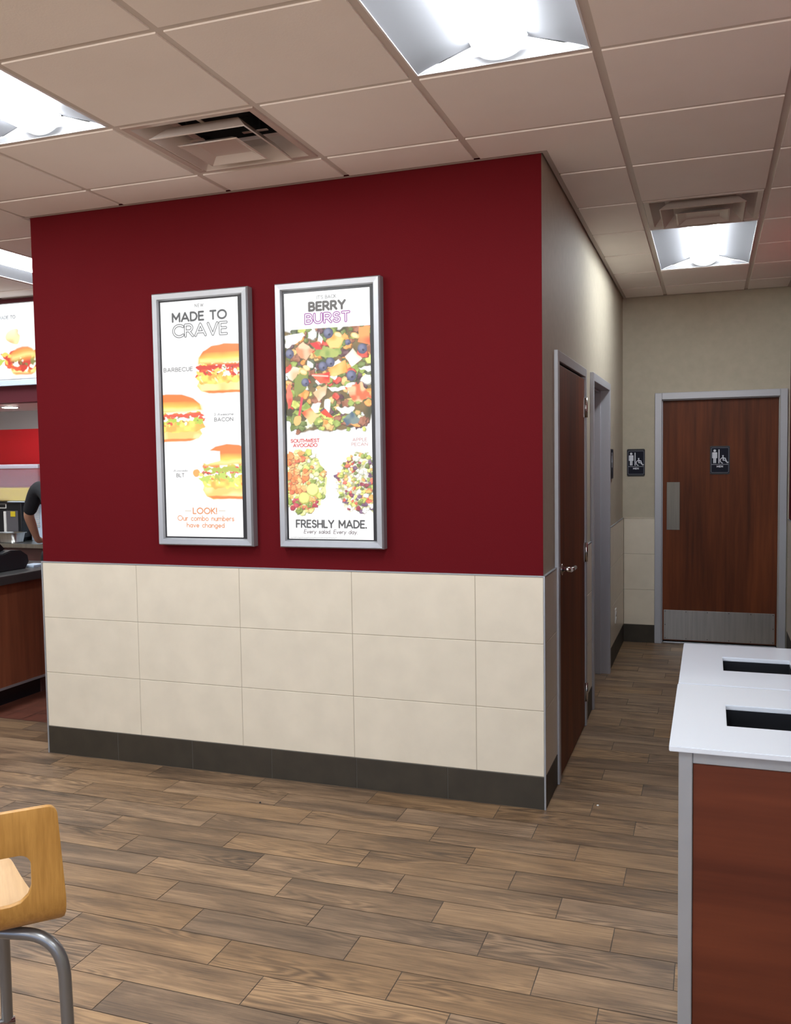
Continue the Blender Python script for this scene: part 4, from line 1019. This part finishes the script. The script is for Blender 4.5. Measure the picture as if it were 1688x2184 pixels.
# ================================================================== SERVICE COUNTER AND KITCHEN
t = thing('service_counter', 'dark topped service counter with cherry wood front, left of the red wall', 'counter', (-3.9, 0, 0))
w = MB(); w.box(-4.3, -3.62, -3.2, 1.40, .115, .797, 'counterwood'); w.box(-4.3, -3.66, 1.05, 1.40, 0, .115, 'maroon'); obj('body', w, t)
w = MB(); w.box(-3.624, -3.612, -3.2, 1.40, .113, .128, 'alu'); obj('edge_strip', w, t)
w = MB(); w.box(-4.33, -3.56, -3.2, 1.42, .797, .856, 'countertop', .006); o = obj('worktop', w, t)
w = MB(); w.box(-4.2, -3.67, -3.2, 1.045, 0, .115, 'black'); obj('toe_kick', w, t)
# register on the counter
t = thing('cash_register', 'black till terminal on the dark service counter', 'till', (-3.9, .8, .856))
w = MB(); w.prism([(.45, .856), (1.01, .856), (1.045, .90), (1.035, .945), (.97, .985), (.88, .992), (.80, .975), (.45, .975)], 'X', -4.05, -3.72, 'dark', .006); obj('base', w, t)
w = MB(); w.prism([(.50, 1.0), (.80, .972), (.895, .998), (.83, 1.06), (.55, 1.25), (.52, 1.24)], 'X', -4.02, -3.78, 'black', .006); obj('screen', w, t)
t = tag(obj('receipt_pad', MB().box(-3.80, -3.70, 1.06, 1.18, .856, .872, 'bluewhite', .003)), 'pale blue pad lying at the end of the service counter beside the till', 'pad')
# back counter
t = thing('back_counter', 'steel topped maroon back counter under the drink machine', 'counter', (-5.2, 2.4, 0))
w = MB(); w.box(-8.3, -W - .02, 2.14, 2.745, .10, .865, 'maroon'); w.box(-8.3, -W - .02, 2.20, 2.745, 0, .10, 'black'); obj('body', w, t)
w = MB(); w.box(-8.3, -W - .02, 2.10, 2.745, .865, .902, 'steel', .004); obj('steel_top', w, t)
# juice dispenser
t = thing('juice_dispenser', 'drink dispenser with clear tank of yellow lemonade on the back counter', 'drink dispenser', (-5.1, 2.42, .902))
w = MB(); w.box(-5.62, -4.905, 2.30, 2.66, .93, 1.235, 'black', .008); w.box(-5.60, -4.93, 2.32, 2.64, .902, .93, 'black'); ob = obj('base', w, t)
w = MB(); w.box(-5.06, -4.94, 2.294, 2.30, .965, 1.165, 'panelgrey'); w.box(-5.09, -5.065, 2.288, 2.30, .95, 1.16, 'white', .004); obj('front_panel', w, t)
w = MB(); w.box(-5.015, -4.965, 2.290, 2.294, 1.115, 1.160, 'yellow'); obj('sticker', w, t)
w = MB()
for b in ((-5.20, -5.062, 1.222, 1.228), (-5.20, -5.062, 1.186, 1.192), (-5.068, -5.062, 1.192, 1.222), (-5.20, -5.194, 1.192, 1.222)): w.box(b[0], b[1], 2.292, 2.2995, b[2], b[3], 'white')
obj('badge', w, t)
w = MB(); w.box(-5.62, -4.89, 2.285, 2.66, 1.225, 1.243, 'black', .004); w.box(-5.04, -4.72, 2.285, 2.66, 1.238, 1.246, 'bluewhite', .002); obj('tank_tray', w, t)
w = MB(); w.box(-5.60, -4.725, 2.31, 2.64, 1.246, 1.362, 'lemon', .02, 3); o = obj('lemonade', w, t); o['label'] = 'yellow lemonade in the tank'
w = MB(); w.box(-5.615, -4.712, 2.295, 2.655, 1.246, 1.524, 'clear', .022, 3); obj('tank', w, t)
w = MB(); w.box(-5.62, -4.705, 2.29, 2.66, 1.526, 1.564, 'clearlid', .010, 2); obj('lid', w, t)
w = MB(); w.box(-5.24, -5.06, 2.20, 2.30, .902, .93, 'black', .004); obj('drip_tray', w, t)
# vented machine
t = thing('vented_machine', 'pale blue vented machine behind the drink dispenser\'s right end', 'machine', (-4.8, 2.5, .902))
w = MB(); w.box(-4.895, -4.35, 2.40, 2.70, .902, 1.215, 'bluewhite', .006); obj('body', w, t)
w = MB()
for k in range(11): w.box(-4.868, -4.80, 2.392, 2.40, 1.02 + k * .0165, 1.029 + k * .0165, 'white')
obj('vent_fins', w, t)
# steel pan
t = thing('steel_pan', 'stainless steel food pan on the back counter beside the person\'s arm', 'pan', (-4.93, 2.195, .902))
w = MB()
for (a, za, b, zb) in ((.062, .905, .076, .985), (.076, .985, .086, .987), (.086, .987, .086, .981)):
    bm = w.bm; i = w.mi('steel'); A_ = [bm.verts.new((-4.93 + p, 2.200 + q, za)) for p, q in rrect(-a - .02, a + .02, -a, a, .03)]; B_ = [bm.verts.new((-4.93 + p, 2.200 + q, zb)) for p, q in rrect(-b - .02, b + .02, -b, b, .035)]
    for k in range(len(A_)):
        f = bm.faces.new((A_[k], A_[(k + 1) % len(A_)], B_[(k + 1) % len(A_)], B_[k])); f.material_index = i; f.smooth = True
    if za == .905: f = bm.faces.new(A_); f.material_index = i
obj('pan_body', w, t)
w = MB(); w.tube([(-5.06, 2.125, .990), (-4.84, 2.125, .993)], .007, 'alu'); obj('handle', w, t)
# menu board
def menu_canvas():
    c = Canvas(.40, 420, 7); 
    for k, x in enumerate((.08, .30, .56, .855)):
        burger(c, x - .075, x + .10, .228, .378, 90 + k, k % 3)
        c.ell(x - .045, .175, .05, .035, (.85, .25, .06), wob=.012, seed=k, col2=(1, .75, .3))
    c.ell(.985, .25, .03, .028, (.8, .25, .1), wob=.01, col2=(.6, .5, .1))
    c.text('MADE TO', .715, .825, .078, .016, 0.0062, lin(96, 96, 100), .3)
    return c
t = thing('menu_board', 'lit overhead menu board above the service counter, cut off by the photo\'s left edge', 'menu board', (-5.2, YB, 2.22))
MW = 1.44; mx1 = -4.145
w = MB(); w.box(mx1 - MW - .012, mx1 + .012, YB - .045, YB, 2.222, 2.812, 'alu', .003, 1); obj('frame', w, t)
print_grid('lit_print', menu_canvas(), (mx1 - MW, YB - .0462, 2.804), (1, 0, 0), (0, 0, 1), MW, t, 'screen')
# recessed downlight in the hood
t = thing('downlight', 'small round downlight in the white soffit below the menu board', 'downlight', (-4.91, 2.22, 2.05))
w = MB(); w.cyl((-4.91, 2.22, 2.044), .075, .006, 'Z', 'alu', 28); obj('ring', w, t)
w = MB(); w.cyl((-4.91, 2.22, 2.041), .060, .003, 'Z', 'can', 28); obj('lens', w, t)

# ================================================================== PERSON
def skin_obj(name, verts, edges, radii, m, parent, sub=2, root=0):
    me = bpy.data.meshes.new(name); me.from_pydata(verts, edges, []); me.materials.append(M[m])
    o = link(name, me, parent); s = o.modifiers.new('skin', 'SKIN'); s.use_smooth_shade = True
    lay = me.skin_vertices[0].data
    for k, r in enumerate(radii): lay[k].radius = (r, r) if not isinstance(r, tuple) else r; lay[k].use_root = (k == root)
    u = o.modifiers.new('sub', 'SUBSURF'); u.levels = sub; u.render_levels = sub
    return o
def person():
    px, py = -4.055, 1.816
    t = thing('person', 'person in black short-sleeved shirt leaning one arm on the steel back counter', 'person', (px, py, 0))
    t.rotation_euler = (0, 0, math.radians(41))
    # local coords: x right, y toward the back counter
    V_, E_, R_ = [], [], []
    def add(p, r, par=None):
        V_.append(p); R_.append(r)
        if par is not None: E_.append((par, len(V_) - 1))
        return len(V_) - 1
    pel = add((0, 0, .93), (.14, .10)); bel = add((0, .02, 1.08), (.13, .095), pel); che = add((0, .06, 1.27), (.15, .10), bel); nb = add((0, .085, 1.42), (.07, .07), che); nk = add((0, .10, 1.49), .052, nb)
    hd = add((0, .125, 1.56), (.068, .075), nk); h2 = add((0, .135, 1.63), (.074, .092), hd); h3 = add((0, .13, 1.695), (.062, .078), h2)
    ns = add((0, .225, 1.605), .014, h2)
    for s in (-1, 1): add((s * .078, .125, 1.61), (.012, .022), h2)   # ears
    hand = {}
    for s in (-1, 1):
        sh = add((s * .183, .10, 1.392), .060, che)
        if s < 0: el = (-.263, .300, 1.161); wr = (-.205, .488, .952); pm = (-.174, .554, .924)
        else: el = (.255, .285, 1.161); wr = (.200, .470, .952); pm = (.180, .535, .924)
        m1 = add(((s * .183 + el[0]) / 2, (.10 + el[1]) / 2, (1.392 + el[2]) / 2), .047, sh); e = add(el, .043, m1)
        m2 = add(tuple(el[k] * .55 + wr[k] * .45 for k in range(3)), .039, e); wv = add(wr, .026, m2); pv = add(pm, (.038, .020), wv)
        d = (Vector(pm) - Vector(wr)); d.z = 0; d.normalize(); side = Vector((d.y, -d.x, 0))
        for k, (off, ln) in enumerate(((-.028, .066), (-.0095, .076), (.0095, .071), (.028, .056))):
            b0 = Vector(pm) + side * off + d * .025; a1 = add(tuple(b0), .0095, pv); a2 = add(tuple(b0 + d * ln * .55 + Vector((0, 0, .006))), .0085, a1); add(tuple(b0 + d * ln + Vector((0, 0, -.006))), .0070, a2)
        q = Vector(wr) * .35 + Vector(pm) * .65; a1 = add(tuple(q - side * s * -.030), .010, pv); add(tuple(q - side * s * -.055 + d * .035 + Vector((0, 0, -.004))), .008, a1)
    for s in (-1, 1):
        hp = add((s * .095, 0, .86), .088, pel); kn = add((s * .11, .02, .49), .058, hp); cf = add((s * .115, -.01, .32), .052, kn); an = add((s * .12, -.02, .09), .036, cf)
        f1 = add((s * .125, .06, .045), (.036, .030), an); add((s * .13, .15, .032), (.034, .022), f1)
    body = skin_obj('body', V_, E_, R_, 'skin', t)
    # shirt
    sv = [(0, 0, .90), (0, .02, 1.08), (0, .06, 1.27), (0, .085, 1.40), (-.183, .10, 1.390), (-.225, .205, 1.270), (-.259, .288, 1.174), (.183, .10, 1.390), (.222, .200, 1.270), (.252, .275, 1.174)]
    o = skin_obj('shirt', sv, [(0, 1), (1, 2), (2, 3), (2, 4), (4, 5), (5, 6), (2, 7), (7, 8), (8, 9)], [(.150, .120), (.142, .115), (.155, .12), (.085, .085), .070, .060, .054, .070, .060, .054], 'shirt', t); o['label'] = 'black short-sleeved shirt'
    tv = [(0, 0, .95)]; te = []; tr = [(.155, .115)]
    for s in (-1, 1):
        b = len(tv); tv += [(s * .097, 0, .84), (s * .112, .02, .49), (s * .12, -.02, .10)]; te += [(0, b), (b, b + 1), (b + 1, b + 2)]; tr += [.102, .080, .066]
    o = skin_obj('trousers', tv, te, tr, 'trousers', t); o['label'] = 'black trousers'
    w = MB(); bmesh.ops.create_uvsphere(w.bm, u_segments=24, v_segments=14, radius=.105); w.mi('hair')
    for v in w.bm.verts:
        v.co = Vector((v.co.x * .86, v.co.y * 1.02 + .115, v.co.z * 1.0 + 1.665))
    bmesh.ops.delete(w.bm, geom=[v for v in w.bm.verts if v.co.z < 1.60 + max(0, (v.co.y - .11)) * .9], context='VERTS')
    obj('hair', w, t, True, True)
    for s in (-1, 1):
        w = MB(); bmesh.ops.create_uvsphere(w.bm, u_segments=12, v_segments=8, radius=.011, matrix=Matrix.Translation((s * .032, .212, 1.628))); w.mi('eyewhite')
        for f in w.bm.faces:
            if f.calc_center_median().y > .220: f.material_index = w.mi('black')
        obj('eye', w, t, True, True)
    w = MB(); w.box(-.024, .024, .196, .206, 1.558, 1.570, 'lip', .004); obj('mouth', w, t, True)
    for s in (-1, 1):
        w = MB(); x = s * .127; w.box(x - .048, x + .048, -.085, .20, 0, .085, 'black', .03, 3); obj('shoe', w, t, True)
person()

# ================================================================== CRUMBS ON THE FLOOR
for lab, x, y, c, r in (('tiny white crumb on the floor by the corner of the red wall', .213, .118, 'white', .0045), ('tiny dark crumb on the floor in front of the tile wainscot', -1.26, -.30, 'dark', .004)):
    w = MB(); bmesh.ops.create_icosphere(w.bm, subdivisions=2, radius=r); w.mi(c)
    for v in w.bm.verts: v.co = Vector((v.co.x * 1.2 + x, v.co.y + y, max(0, v.co.z * .8 + r * .6)))
    tag(obj('crumb', w), lab, 'crumb')
